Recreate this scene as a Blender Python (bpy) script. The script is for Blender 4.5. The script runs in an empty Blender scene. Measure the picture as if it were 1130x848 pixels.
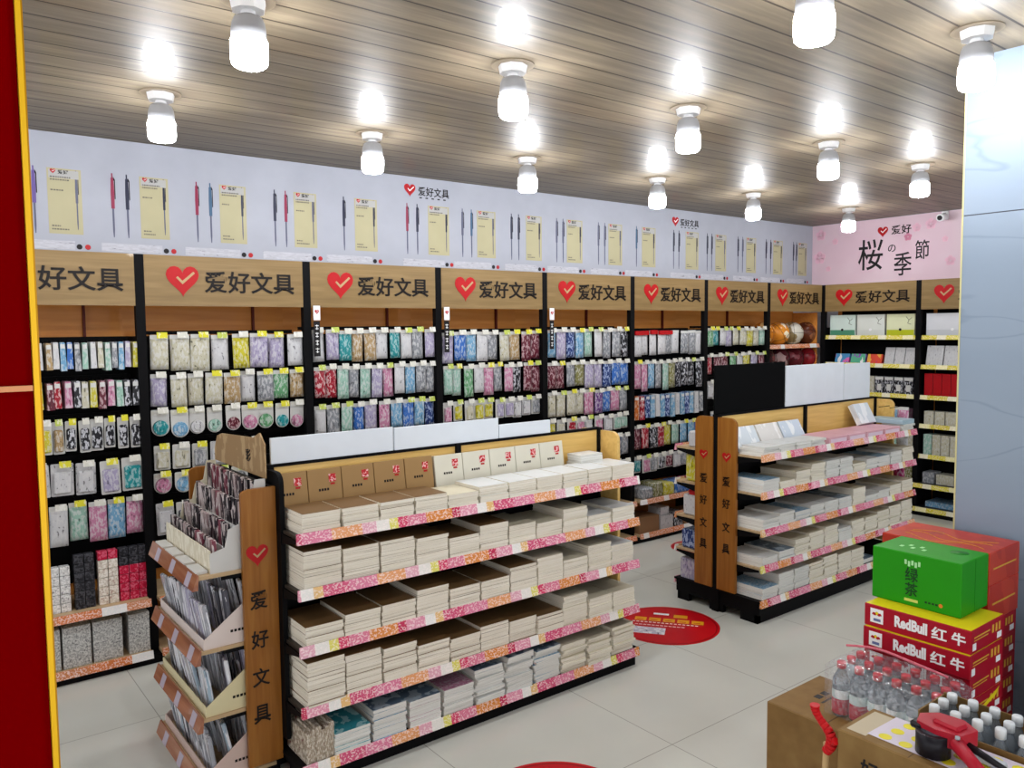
import bpy, math, random
from mathutils import Vector, Matrix
random.seed(7)
S = bpy.context.scene
COL = S.collection

# ---------------------------------------------------------------- colours and materials
def lin(h):
    h = h.lstrip('#')
    c = [int(h[i:i+2], 16) / 255 for i in (0, 2, 4)]
    return tuple((v / 12.92 if v <= .04045 else ((v + .055) / 1.055) ** 2.4) for v in c) + (1,)

MATS = {}
def newmat(name):
    m = bpy.data.materials.new(name); m.use_nodes = True
    nt = m.node_tree; b = nt.nodes['Principled BSDF']; b.inputs['Specular IOR Level'].default_value = .25
    return m, nt, b

def plain(name, hexc, rough=.5, metal=0, coat=0, emit=0, trans=0, ior=1.45, bump=0):
    if name in MATS: return MATS[name]
    m, nt, b = newmat(name)
    b.inputs['Base Color'].default_value = lin(hexc)
    b.inputs['Roughness'].default_value = rough
    b.inputs['Metallic'].default_value = metal
    b.inputs['Coat Weight'].default_value = coat
    b.inputs['Transmission Weight'].default_value = trans
    b.inputs['IOR'].default_value = ior
    if emit:
        b.inputs['Emission Color'].default_value = lin(hexc); b.inputs['Emission Strength'].default_value = emit
    else:
        # a little procedural variation of the tone so that no surface is perfectly even
        tc = nt.nodes.new('ShaderNodeTexCoord'); no = nt.nodes.new('ShaderNodeTexNoise')
        no.inputs['Scale'].default_value = 9; nt.links.new(tc.outputs['Object'], no.inputs['Vector'])
        hs = nt.nodes.new('ShaderNodeHueSaturation'); mr = nt.nodes.new('ShaderNodeMapRange')
        mr.inputs['To Min'].default_value = .94; mr.inputs['To Max'].default_value = 1.06
        nt.links.new(no.outputs['Fac'], mr.inputs['Value']); nt.links.new(mr.outputs['Result'], hs.inputs['Value'])
        hs.inputs['Color'].default_value = lin(hexc); nt.links.new(hs.outputs['Color'], b.inputs['Base Color'])
    MATS[name] = m
    return m

def ramp(nt, stops, const=True):
    r = nt.nodes.new('ShaderNodeValToRGB'); cr = r.color_ramp
    cr.interpolation = 'CONSTANT' if const else 'LINEAR'
    while len(cr.elements) > 1: cr.elements.remove(cr.elements[0])
    cr.elements[0].position = stops[0][0]; cr.elements[0].color = lin(stops[0][1])
    for p, c in stops[1:]:
        e = cr.elements.new(p); e.color = lin(c)
    return r

def printed(name, base, light='f0f0ea', dark='404048', scale=22, rough=.25, amt=.5, stretch=(1, 1, .45)):
    """printed packaging: base colour with procedural blocks of light and dark print"""
    if name in MATS: return MATS[name]
    m, nt, b = newmat(name); L = nt.links.new
    tc = nt.nodes.new('ShaderNodeTexCoord'); oi = nt.nodes.new('ShaderNodeObjectInfo')
    mp = nt.nodes.new('ShaderNodeMapping'); mp.inputs['Scale'].default_value = stretch
    cb = nt.nodes.new('ShaderNodeCombineXYZ'); mu = nt.nodes.new('ShaderNodeMath'); mu.operation = 'MULTIPLY'; mu.inputs[1].default_value = 37
    L(oi.outputs['Random'], mu.inputs[0]); L(mu.outputs[0], cb.inputs[0]); L(mu.outputs[0], cb.inputs[2])
    L(tc.outputs['Object'], mp.inputs['Vector']); L(cb.outputs[0], mp.inputs['Location'])
    no = nt.nodes.new('ShaderNodeTexNoise'); no.inputs['Scale'].default_value = scale; no.inputs['Detail'].default_value = 3
    L(mp.outputs[0], no.inputs['Vector'])
    a = amt
    r = ramp(nt, [(0, dark), (.5 - .2 / max(a, .1) * .55, base), (.5 + .02 / max(a, .1), light), (.5 + .14 / max(a, .1), base)])
    L(no.outputs['Fac'], r.inputs[0]); L(r.outputs[0], b.inputs['Base Color'])
    b.inputs['Roughness'].default_value = rough
    MATS[name] = m
    return m

def wood(name, c1, c2, c3, axis='X', scale=6, rough=.35, coat=.1):
    if name in MATS: return MATS[name]
    m, nt, b = newmat(name); L = nt.links.new
    tc = nt.nodes.new('ShaderNodeTexCoord'); mp = nt.nodes.new('ShaderNodeMapping')
    s = {'X': (.6, 9, 9), 'Y': (9, .6, 9), 'Z': (9, 9, .6)}[axis]; mp.inputs['Scale'].default_value = s
    L(tc.outputs['Object'], mp.inputs['Vector'])
    no = nt.nodes.new('ShaderNodeTexNoise'); no.inputs['Scale'].default_value = scale; no.inputs['Detail'].default_value = 5; no.inputs['Distortion'].default_value = .6
    L(mp.outputs[0], no.inputs['Vector'])
    r = ramp(nt, [(.25, c1), (.5, c2), (.75, c3)], False)
    L(no.outputs['Fac'], r.inputs[0]); L(r.outputs[0], b.inputs['Base Color'])
    b.inputs['Roughness'].default_value = rough; b.inputs['Coat Weight'].default_value = coat
    MATS[name] = m
    return m

def strip_mat(name, cols, period=.62, speck='fff4f0', amt=.5, edge=None):
    """printed price rail: runs of flat colour (hex, width) along the rail with fine light print"""
    if name in MATS: return MATS[name]
    m, nt, b = newmat(name); L = nt.links.new
    tc = nt.nodes.new('ShaderNodeTexCoord'); sp = nt.nodes.new('ShaderNodeSeparateXYZ'); L(tc.outputs['Object'], sp.inputs[0])
    oi = nt.nodes.new('ShaderNodeObjectInfo')
    ad = nt.nodes.new('ShaderNodeMath'); ad.operation = 'ADD'; L(sp.outputs[0], ad.inputs[0]); L(oi.outputs['Random'], ad.inputs[1])
    dv = nt.nodes.new('ShaderNodeMath'); dv.operation = 'DIVIDE'; dv.inputs[1].default_value = period; L(ad.outputs[0], dv.inputs[0])
    fr = nt.nodes.new('ShaderNodeMath'); fr.operation = 'FRACT'; L(dv.outputs[0], fr.inputs[0])
    tot = sum(w for c, w in cols); st = []; p = 0
    for c, w in cols: st.append((p/tot, c)); p += w
    r = ramp(nt, st); L(fr.outputs[0], r.inputs[0])
    mp = nt.nodes.new('ShaderNodeMapping'); mp.inputs['Scale'].default_value = (.8, 1, 1); L(tc.outputs['Object'], mp.inputs['Vector'])
    no = nt.nodes.new('ShaderNodeTexNoise'); no.inputs['Scale'].default_value = 150; no.inputs['Detail'].default_value = 1; L(mp.outputs[0], no.inputs['Vector'])
    gt = nt.nodes.new('ShaderNodeMath'); gt.operation = 'GREATER_THAN'; gt.inputs[1].default_value = .55; L(no.outputs['Fac'], gt.inputs[0])
    ml = nt.nodes.new('ShaderNodeMath'); ml.operation = 'MULTIPLY'; ml.inputs[1].default_value = amt; L(gt.outputs[0], ml.inputs[0])
    mx = nt.nodes.new('ShaderNodeMix'); mx.data_type = 'RGBA'; L(ml.outputs[0], mx.inputs['Factor']); L(r.outputs[0], mx.inputs['A']); mx.inputs['B'].default_value = lin(speck)
    L(mx.outputs['Result'], b.inputs['Base Color']); b.inputs['Roughness'].default_value = .25
    MATS[name] = m
    return m

BLACK = plain('black_steel', '09090b', .6); BLACK.node_tree.nodes['Principled BSDF'].inputs['Specular IOR Level'].default_value = .12
WHITE = plain('white_plastic', 'ebebeb', .35)
OFFWHITE = plain('off_white', 'cdcdc9', .5)
CREAMCARD = plain('cream_card', 'e6dfc4', .6)
INK = plain('black_ink', '1d1a1c', .5)
INKTEXT = plain('dark_lettering', '140d0a', .4)
RED = plain('logo_red', 'b0171c', .35)
WHITEINK = plain('white_ink', 'f4f4f4', .4)
YELLOW = plain('yellow_print', 'e8d31d', .4)
GOLD = plain('gold_print', 'd8a83a', .35)
GREY = plain('grey_plastic', 'a9acb2', .4)
HEADWOOD = wood('header_wood', '7d6540', '886f47', '927950', 'X', 5)
PANELWOOD = wood('panel_wood', '85501a', '935d22', 'a16c2e', 'Z', 5, .4, .05)
BACKWOOD = wood('back_wood', 'c07832', 'ca8238', 'd28e44', 'X', 4, .5)
GONDWOOD = wood('rack_back_wood', 'd6ad62', 'e2bb6e', 'ecc87e', 'X', 5)
SHELFWOOD = wood('shelf_board', 'b0946e', 'bda27c', 'c9af8a', 'X', 4, .4)
STRIP = strip_mat('promo_strip', [('de7f9c', 12), ('e6a06c', 13), ('e3a9b8', 6), ('ece8e0', 6), ('e0d86a', 4), ('d9476b', 4), ('dc7c95', 9), ('dd8a45', 13), ('c73458', 4), ('e396ac', 9), ('eceae4', 5), ('e6bc7c', 4), ('d5577a', 11)], .98)
STRIP_O = strip_mat('orange_strip', [('cf8050', 14), ('d87b45', 12), ('ecebe8', 7), ('d08a62', 12), ('e2dfda', 4)], .8)
STRIP_Y = strip_mat('yellow_strip', [('dccf3c', 8), ('ece6a8', 5), ('d4c530', 9), ('e8e4c4', 4)], .5)
CARTON = None

# ---------------------------------------------------------------- mesh building
class MB:
    def __init__(s): s.v = []; s.f = []; s.m = []; s.sm = []
    def add(s, vs, fs, m=0, smooth=False):
        o = len(s.v); s.v += [tuple(v) for v in vs]
        for f in fs: s.f.append(tuple(i + o for i in f)); s.m.append(m); s.sm.append(smooth)
        return s
    def box(s, x0, x1, y0, y1, z0, z1, m=0, M=None, top=None):
        vs = [Vector((x, y, z)) for z in (z0, z1) for y in (y0, y1) for x in (x0, x1)]
        if M: vs = [M @ v for v in vs]
        fs = [(0, 2, 3, 1), (4, 5, 7, 6), (0, 1, 5, 4), (1, 3, 7, 5), (3, 2, 6, 7), (2, 0, 4, 6)]
        o = len(s.f); s.add(vs, fs, m)
        if top is not None: s.m[o + 1] = top
        return s
    def bbox(s, x0, x1, y0, y1, z0, z1, b=.003, m=0):
        """box with chamfered edges"""
        b = min(b, (x1-x0)*.45, (y1-y0)*.45, (z1-z0)*.45)
        X = (x0, x1); Y = (y0, y1); Z = (z0, z1); idx = {}; vs = []
        for i in (0, 1):
            for j in (0, 1):
                for k in (0, 1):
                    sx = b if i == 0 else -b; sy = b if j == 0 else -b; sz = b if k == 0 else -b
                    for a, p in (('x', (X[i], Y[j]+sy, Z[k]+sz)), ('y', (X[i]+sx, Y[j], Z[k]+sz)), ('z', (X[i]+sx, Y[j]+sy, Z[k]))):
                        idx[(i, j, k, a)] = len(vs); vs.append(p)
        g = lambda *q: idx[q]; fs = []
        for i in (0, 1): q = [g(i, 0, 0, 'x'), g(i, 1, 0, 'x'), g(i, 1, 1, 'x'), g(i, 0, 1, 'x')]; fs.append(q if i else q[::-1])
        for j in (0, 1): q = [g(0, j, 0, 'y'), g(0, j, 1, 'y'), g(1, j, 1, 'y'), g(1, j, 0, 'y')]; fs.append(q if j else q[::-1])
        for k in (0, 1): q = [g(0, 0, k, 'z'), g(1, 0, k, 'z'), g(1, 1, k, 'z'), g(0, 1, k, 'z')]; fs.append(q if k else q[::-1])
        for j in (0, 1):
            for k in (0, 1): fs.append([g(0, j, k, 'y'), g(1, j, k, 'y'), g(1, j, k, 'z'), g(0, j, k, 'z')])
        for i in (0, 1):
            for k in (0, 1): fs.append([g(i, 0, k, 'x'), g(i, 1, k, 'x'), g(i, 1, k, 'z'), g(i, 0, k, 'z')])
        for i in (0, 1):
            for j in (0, 1): fs.append([g(i, j, 0, 'x'), g(i, j, 1, 'x'), g(i, j, 1, 'y'), g(i, j, 0, 'y')])
        for i in (0, 1):
            for j in (0, 1):
                for k in (0, 1): fs.append([g(i, j, k, 'x'), g(i, j, k, 'y'), g(i, j, k, 'z')])
        return s.add(vs, fs, m)
    def cyl(s, p0, p1, r0, r1=None, n=14, m=0, smooth=True):
        r1 = r0 if r1 is None else r1
        p0 = Vector(p0); p1 = Vector(p1); a = (p1 - p0).normalized()
        u = a.orthogonal().normalized(); w = a.cross(u)
        vs = []
        for p, r in ((p0, r0), (p1, r1)):
            for i in range(n):
                t = 2 * math.pi * i / n; vs.append(p + u * r * math.cos(t) + w * r * math.sin(t))
        s.add(vs, [(i, (i+1) % n, n + (i+1) % n, n + i) for i in range(n)], m, smooth)
        return s.add(vs, [tuple(range(n))[::-1], tuple(range(n, 2*n))], m)
    def lathe(s, prof, c=(0, 0, 0), n=16, m=0):
        vs = []; k = len(prof)
        for r, z in prof:
            for i in range(n):
                t = 2 * math.pi * i / n; vs.append((c[0] + r*math.cos(t), c[1] + r*math.sin(t), c[2] + z))
        fs = [(j*n+i, j*n+(i+1) % n, (j+1)*n+(i+1) % n, (j+1)*n+i) for j in range(k-1) for i in range(n)]
        return s.add(vs, fs, m, True)
    def prism(s, poly, fn, d0, d1, m=0, mf=None):
        """poly: 2D points; fn(u,v,w)->3D; extruded from w=d0 (front) to w=d1"""
        n = len(poly)
        vs = [fn(u, v, d0) for u, v in poly] + [fn(u, v, d1) for u, v in poly]
        s.add(vs, [tuple(range(n))], m if mf is None else mf)
        s.add(vs, [tuple(range(2*n-1, n-1, -1))], m)
        return s.add(vs, [(i, (i+1) % n, n+(i+1) % n, n+i) for i in range(n)], m)
    def tube(s, pts, r, n=6, m=0):
        for a, b in zip(pts, pts[1:]): s.cyl(a, b, r, r, n, m)
        return s
    def mesh(s, name, mats, fix=True):
        me = bpy.data.meshes.new(name); me.from_pydata(s.v, [], s.f)
        for mt in (mats if isinstance(mats, (list, tuple)) else [mats]): me.materials.append(mt)
        me.polygons.foreach_set('material_index', s.m); me.polygons.foreach_set('use_smooth', s.sm)
        if fix:
            import bmesh
            bm = bmesh.new(); bm.from_mesh(me); bmesh.ops.remove_doubles(bm, verts=bm.verts, dist=1e-6)
            bmesh.ops.recalc_face_normals(bm, faces=bm.faces); bm.to_mesh(me); bm.free()
        me.update(); return me
    def build(s, name, mats, parent=None, fix=True): return link(name, s.mesh(name, mats, fix), parent)

def link(name, me, parent=None, loc=None, rot=None):
    o = bpy.data.objects.new(name, me); COL.objects.link(o)
    if parent: o.parent = parent
    if loc is not None: o.location = loc
    if rot is not None: o.rotation_euler = rot
    return o

def tag(o, label=None, cat=None, group=None, kind=None):
    if label: o['label'] = label
    if cat: o['category'] = cat
    if group: o['group'] = group
    if kind: o['kind'] = kind
    return o

def empty(name, loc, rz=0):
    o = bpy.data.objects.new(name, None); COL.objects.link(o); o.location = loc; o.rotation_euler = (0, 0, rz); o.empty_display_size = .1
    return o

def struct(name, mb, mats, parent=None):
    o = mb.build(name, mats, parent)
    if not parent: o['kind'] = 'structure'
    return o

ORD = ['zeroth', 'first', 'second', 'third', 'fourth', 'fifth', 'sixth', 'seventh', 'eighth', 'ninth', 'tenth', 'eleventh', 'twelfth', 'thirteenth', 'fourteenth', 'fifteenth', 'sixteenth', 'seventeenth', 'eighteenth']

# lettering -----------------------------------------------------------------------
_tx = {}
def text_mesh(s, bold=.012):
    key = (s, bold)
    if key in _tx: return _tx[key]
    cu = bpy.data.curves.new('t', 'FONT'); cu.body = s; cu.extrude = .02; cu.offset = bold; cu.resolution_u = 3; cu.fill_mode = 'BOTH'
    o = bpy.data.objects.new('t', cu); COL.objects.link(o)
    dg = bpy.context.evaluated_depsgraph_get(); dg.update()
    me = bpy.data.meshes.new_from_object(o.evaluated_get(dg))
    vs = [v.co.copy() for v in me.vertices]; fs = [tuple(p.vertices) for p in me.polygons]
    bpy.data.objects.remove(o); bpy.data.curves.remove(cu); bpy.data.meshes.remove(me)
    x0 = min(v.x for v in vs); x1 = max(v.x for v in vs); y0 = min(v.y for v in vs); y1 = max(v.y for v in vs)
    vs = [((v.x-x0)/(x1-x0), (v.y-y0)/(y1-y0), v.z/.02) for v in vs]
    _tx[key] = (vs, fs, (x1-x0)/(y1-y0)); return _tx[key]

FR = {'-y': (Vector((1, 0, 0)), Vector((0, 0, 1)), Vector((0, -1, 0))),
      '-x': (Vector((0, -1, 0)), Vector((0, 0, 1)), Vector((-1, 0, 0))),
      '+z': (Vector((1, 0, 0)), Vector((0, 1, 0)), Vector((0, 0, 1)))}
def text(name, s, pos, w, h, frame, mat, parent=None, th=.0012, bold=.012):
    """pos = lower-left corner on the surface"""
    R, U, N = FR[frame] if isinstance(frame, str) else frame
    vs, fs, asp = text_mesh(s, bold)
    if w is None: w = h * asp
    if h is None: h = w / asp
    P = Vector(pos); mb = MB(); mb.add([P + R*(a*w) + U*(b*h) + N*(c*th + th) for a, b, c in vs], fs)
    return mb.build(name, mat, parent, fix=False)

def heart_pts(n=28):
    pts = []
    for i in range(n):
        t = 2*math.pi*i/n
        pts.append((16*math.sin(t)**3/32, (13*math.cos(t)-5*math.cos(2*t)-2*math.cos(3*t)-math.cos(4*t)+2.5)/30))
    return pts[::-1]
def heart(name, c, w, frame, parent, check, th=.0015, mat=None):
    """red heart with a light tick cut into it; c = centre"""
    R, U, N = FR[frame] if isinstance(frame, str) else frame
    P = Vector(c); mb = MB(); f = lambda u, v, d: P + R*(u*w) + U*(v*w) + N*d
    mb.prism(heart_pts(), f, th, 0, 0)
    tick = [(-.20, .115), (-.15, .16), (-.01, .02), (.33, .315), (.375, .265), (-.01, -.085)]
    mb.prism(tick, f, th*1.8, th*.9, 1)
    return mb.build(name, [mat or RED, check], parent)

# ---------------------------------------------------------------- room
H = 2.754
def brick(name, c1, c2, cm, bw, rh, mortar, rough, axis_swap=False, offset=0, ctoffs=(0, 0), coat=0, grain=False, bump=.1):
    m, nt, b = newmat(name); L = nt.links.new
    tc = nt.nodes.new('ShaderNodeTexCoord'); mp = nt.nodes.new('ShaderNodeMapping'); mp.inputs['Location'].default_value = (ctoffs[0], ctoffs[1], 0)
    L(tc.outputs['Object'], mp.inputs['Vector'])
    bt = nt.nodes.new('ShaderNodeTexBrick'); bt.offset = offset; bt.inputs['Scale'].default_value = 1
    bt.inputs['Brick Width'].default_value = bw; bt.inputs['Row Height'].default_value = rh; bt.inputs['Mortar Size'].default_value = mortar; bt.inputs['Mortar Smooth'].default_value = .2
    bt.inputs['Color1'].default_value = lin(c1); bt.inputs['Color2'].default_value = lin(c2); bt.inputs['Mortar'].default_value = lin(cm)
    L(mp.outputs[0], bt.inputs['Vector'])
    col = bt.outputs['Color']
    if grain:
        m2 = nt.nodes.new('ShaderNodeMapping'); m2.inputs['Scale'].default_value = (.45, 6, 1); L(tc.outputs['Object'], m2.inputs['Vector'])
        no = nt.nodes.new('ShaderNodeTexNoise'); no.inputs['Scale'].default_value = 4; no.inputs['Detail'].default_value = 6; no.inputs['Roughness'].default_value = .6; L(m2.outputs[0], no.inputs['Vector'])
        r = ramp(nt, [(.3, '85786a'), (.5, 'a89f92'), (.72, 'd8d0c2')], False); L(no.outputs['Fac'], r.inputs[0])
        mx = nt.nodes.new('ShaderNodeMix'); mx.data_type = 'RGBA'; mx.blend_type = 'OVERLAY'; mx.inputs['Factor'].default_value = .6
        L(col, mx.inputs['A']); L(r.outputs[0], mx.inputs['B'])
        # knots
        m3 = nt.nodes.new('ShaderNodeMapping'); m3.inputs['Scale'].default_value = (.8, 2.2, 1); L(tc.outputs['Object'], m3.inputs['Vector'])
        vo = nt.nodes.new('ShaderNodeTexVoronoi'); vo.inputs['Scale'].default_value = 1.6; L(m3.outputs[0], vo.inputs['Vector'])
        mr = nt.nodes.new('ShaderNodeMapRange'); mr.inputs['From Min'].default_value = .02; mr.inputs['From Max'].default_value = .07; mr.inputs['To Min'].default_value = .75; mr.inputs['To Max'].default_value = 0
        L(vo.outputs['Distance'], mr.inputs['Value'])
        mk = nt.nodes.new('ShaderNodeMix'); mk.data_type = 'RGBA'; L(mr.outputs['Result'], mk.inputs['Factor']); L(mx.outputs['Result'], mk.inputs['A']); mk.inputs['B'].default_value = lin('5a3f28')
        col = mk.outputs['Result']
    else:
        no = nt.nodes.new('ShaderNodeTexNoise'); no.inputs['Scale'].default_value = 2.5; no.inputs['Detail'].default_value = 5; L(tc.outputs['Object'], no.inputs['Vector'])
        mr = nt.nodes.new('ShaderNodeMapRange'); mr.inputs['To Min'].default_value = .93; mr.inputs['To Max'].default_value = 1.07; L(no.outputs['Fac'], mr.inputs['Value'])
        hs = nt.nodes.new('ShaderNodeHueSaturation'); L(mr.outputs['Result'], hs.inputs['Value']); L(col, hs.inputs['Color']); col = hs.outputs['Color']
    L(col, b.inputs['Base Color'])
    b.inputs['Roughness'].default_value = rough; b.inputs['Coat Weight'].default_value = coat; b.inputs['Coat Roughness'].default_value = .035
    bp = nt.nodes.new('ShaderNodeBump'); bp.invert = True; bp.inputs['Strength'].default_value = bump; bp.inputs['Distance'].default_value = .004
    L(bt.outputs['Fac'], bp.inputs['Height']); L(bp.outputs[0], b.inputs['Normal'])
    MATS[name] = m
    return m

FLOORM = brick('floor_tile', 'cdcec5', 'd1d2c9', '9f9f96', .8, .8, .0022, .16, ctoffs=(4.85, 2.28), bump=.1)
CEILM = brick('ceiling_plank', '7d7464', '837a6a', '382f26', 60, .135, .005, .5, offset=0, grain=True, coat=.14, bump=.7)
struct('floor', MB().box(-11, .6, -8, .5, -.1, 0), FLOORM)
struct('ceiling', MB().box(-11, .6, -8, .5, H, H+.1), CEILM)
WALLM = plain('wall_paint', 'b8bac2', .6)
struct('wall_back', MB().box(-11, .45, .35, .5, 0, H), WALLM)
struct('wall_right', MB().box(.35, .5, -8, .35, 0, H), WALLM)

def marble():
    m, nt, b = newmat('marble_tile'); L = nt.links.new
    tc = nt.nodes.new('ShaderNodeTexCoord'); mp = nt.nodes.new('ShaderNodeMapping'); mp.inputs['Rotation'].default_value = (math.radians(38), 0, 0); mp.inputs['Scale'].default_value = (1, .7, 2.6)
    L(tc.outputs['Object'], mp.inputs['Vector'])
    no = nt.nodes.new('ShaderNodeTexNoise'); no.inputs['Scale'].default_value = 1.3; no.inputs['Detail'].default_value = 2.5; no.inputs['Distortion'].default_value = .2; L(mp.outputs[0], no.inputs['Vector'])
    r = ramp(nt, [(.0, '808e9e'), (.492, '8896a6'), (.5, '7c8a9a'), (.508, '8896a6'), (1, '8a98a8')], False); L(no.outputs['Fac'], r.inputs[0])
    L(r.outputs[0], b.inputs['Base Color']); b.inputs['Roughness'].default_value = .22
    MATS['marble'] = m; return m
MARBLE = marble()
mb = MB(); mb.box(-3.93, -3.3, -4.9, -2.967, 0, 2.146); mb.box(-3.93, -3.3, -4.9, -2.967, 2.150, H); mb.box(-3.926, -3.304, -4.896, -2.971, 2.146, 2.150, 1)
struct('wall_column', mb, [MARBLE, plain('grout', '5c5c60', .7)])
GOLDM = plain('gold_trim', 'efb91e', .3, .2)
struct('trim_1', MB().box(-3.932, -3.92, -2.970, -2.964, 0, H), plain('pale_gold_trim', 'c8c08c', .35))
REDW = plain('red_wall', '720002', .95); REDW.node_tree.nodes['Principled BSDF'].inputs['Specular IOR Level'].default_value = .0
struct('wall_left', MB().box(-9.5, -7.206, -3.5, -3.25, 0, H), REDW)
mb = MB(); mb.box(-7.2055, -7.2008, -3.506, -3.25, 0, H); mb.box(-7.201, -7.1985, -3.500, -3.25, 0, H, 1)
struct('trim_2', mb, [GOLDM, plain('gold_trim_dark', 'b8860f', .3, .35)])
struct('trim_3', MB().box(-9.5, -7.2065, -3.506, -3.5, 1.664, 1.6695), plain('pink_gold_trim', 'c9885c', .3, .3))

# ---------------------------------------------------------------- ceiling lamps
GLOW = plain('lamp_glow', 'f8faff', .4, emit=43)
BULBW = plain('bulb_body', 'a2a3a6', .4)
def lamp(x, y, label):
    t = tag(empty('ceiling_lamp', (x, y, H)), label, 'ceiling lamp', 'bulb lamps on the wooden ceiling')
    MB().cyl((0, 0, -.0), (0, 0, -.004), .085, .085, 24).build('ceiling_plate', plain('lamp_plate', '8d7f6b', .5), t)
    mb = MB(); mb.cyl((0, 0, -.004), (0, 0, -.034), .058, .052, 8, smooth=False); mb.build('lamp_holder', WHITE, t)
    MB().cyl((0, 0, -.034), (0, 0, -.055), .022, .026, 16).build('socket', WHITE, t)
    MB().lathe([(0, -.046), (.028, -.047), (.043, -.055), (.050, -.07), (.0535, -.09), (.0545, -.122), (.0, -.118)], n=24).build('bulb_body', BULBW, t)
    MB().lathe([(0, -.122), (.0545, -.122), (.0575, -.132), (.0575, -.180), (.055, -.195), (.046, -.204), (.025, -.208), (0, -.209)], n=28).build('bulb_glass', GLOW, t)
    return t
xs = [-6.36, -5.26, -4.21, -3.05, -1.95, -.56]
for i, x in enumerate(xs):
    if i: lamp(x, -.57, f'lit white bulb lamp, {ORD[i+1]} from left in the row nearest the pen banner')
lamp(-6.34, -.68, 'lit white bulb lamp, leftmost in the row nearest the pen banner')
for i, x in enumerate([-6.38, -5.33, -4.28, -3.07, -1.99]):
    lamp(x, -1.87, f'lit white bulb lamp, {ORD[i+1]} from left in the middle ceiling row')
lamp(-5.13, -3.05, 'lit white bulb lamp cut by the top edge of the photo')
lamp(-4.24, -3.13, 'lit white bulb lamp in front of the marble column')
# unseen extra lamps, added for the light they give
for x, y in [(-6.4, -4.4), (-7.4, -3.3), (-5.2, -5.0), (-3.0, -3.1)]:
    lamp(x, y, 'lit white bulb lamp out of view, added for its light')
for x, y in [(-7.5, -1.87), (-7.5, -.6), (-1.9, -3.1)]:
    lamp(x, y, 'lit white bulb lamp out of view, added for its light')

# ---------------------------------------------------------------- banner with pens above the wall shelves
BY = .345
bt = tag(empty('pen_banner', (0, BY, 0)), 'long white banner of pens and cream cards above the wall shelves', 'banner')
MB().box(-7.6, .345, -.008, 0, 2.13, H-.004).build('banner_sheet', plain('banner_sheet', 'a9acb6', .5), bt)
PCARD = plain('poster_card', 'b3ac89', .5)
pencol = {'purple': '65508f', 'red': '8c2c48', 'dark': '2a2b40', 'grey': '5c5e72', 'teal': '42607c'}
for k, v in pencol.items(): plain('pen_' + k, v, .4)
PG = [(-6.705, None, -6.645, -6.499, 'purple', None), (-6.339, -6.267, -6.203, -6.066, 'red', 'dark'), (-5.901, -5.825, -5.773, -5.63, 'red', 'teal'), (-5.444, -5.375, -5.323, -5.187, 'dark', 'red'), (-4.99, None, -4.914, -4.764, 'dark', None), (-4.525, -4.446, -4.36, -4.2, 'red', 'dark'), (-4.075, -3.997, -3.949, -3.795, 'grey', 'teal'), (-3.636, -3.568, -3.498, -3.356, 'dark', 'dark'), (-3.192, -3.126, -3.088, -2.934, 'grey', 'grey'), (-2.745, -2.674, -2.633, -2.486, 'grey', 'grey'), (-2.302, None, -2.236, -2.078, 'teal', None), (-1.832, -1.762, -1.672, -1.508, 'dark', 'dark'), (-1.372, -1.307, -1.255, -1.108, 'dark', 'dark'), (-.916, -.846, -.79, -.646, 'dark', 'grey'), (-.469, -.394, -.353, -.205, 'dark', 'dark'), (-.004, .05, .08, .224, 'dark', 'dark')]
def printed_pen(x, z0, z1, mat, slim=False):
    mb = MB(); w = .0085 if not slim else .006
    h = z1 - z0; f = lambda u, v, d: (x + u, -.0085 - d, z0 + v)
    mb.prism([(-w*.25, 0), (w*.25, 0), (w*.55, h*.12), (w*.55, h*.45), (-w*.55, h*.45), (-w*.55, h*.12)], f, .0008, 0, 1)
    mb.prism([(-w, h*.45), (w, h*.45), (w*1.1, h*.7), (w*.8, h*.93), (-w*.8, h*.93), (-w*1.1, h*.7)], f, .0008, 0, 0)
    mb.prism([(-w*.4, h*.93), (w*.4, h*.93), (w*.4, h), (-w*.4, h)], f, .0008, 0, 0)
    mb.prism([(w*1.15, h*.6), (w*1.7, h*.6), (w*1.7, h*.9), (w*.7, h*.95), (w*.7, h*.9), (w*1.15, h*.88)], f, .0008, 0, 2)
    return mb.build('printed_pen', [mat, MATS['pen_grey'], INK], bt)
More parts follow.
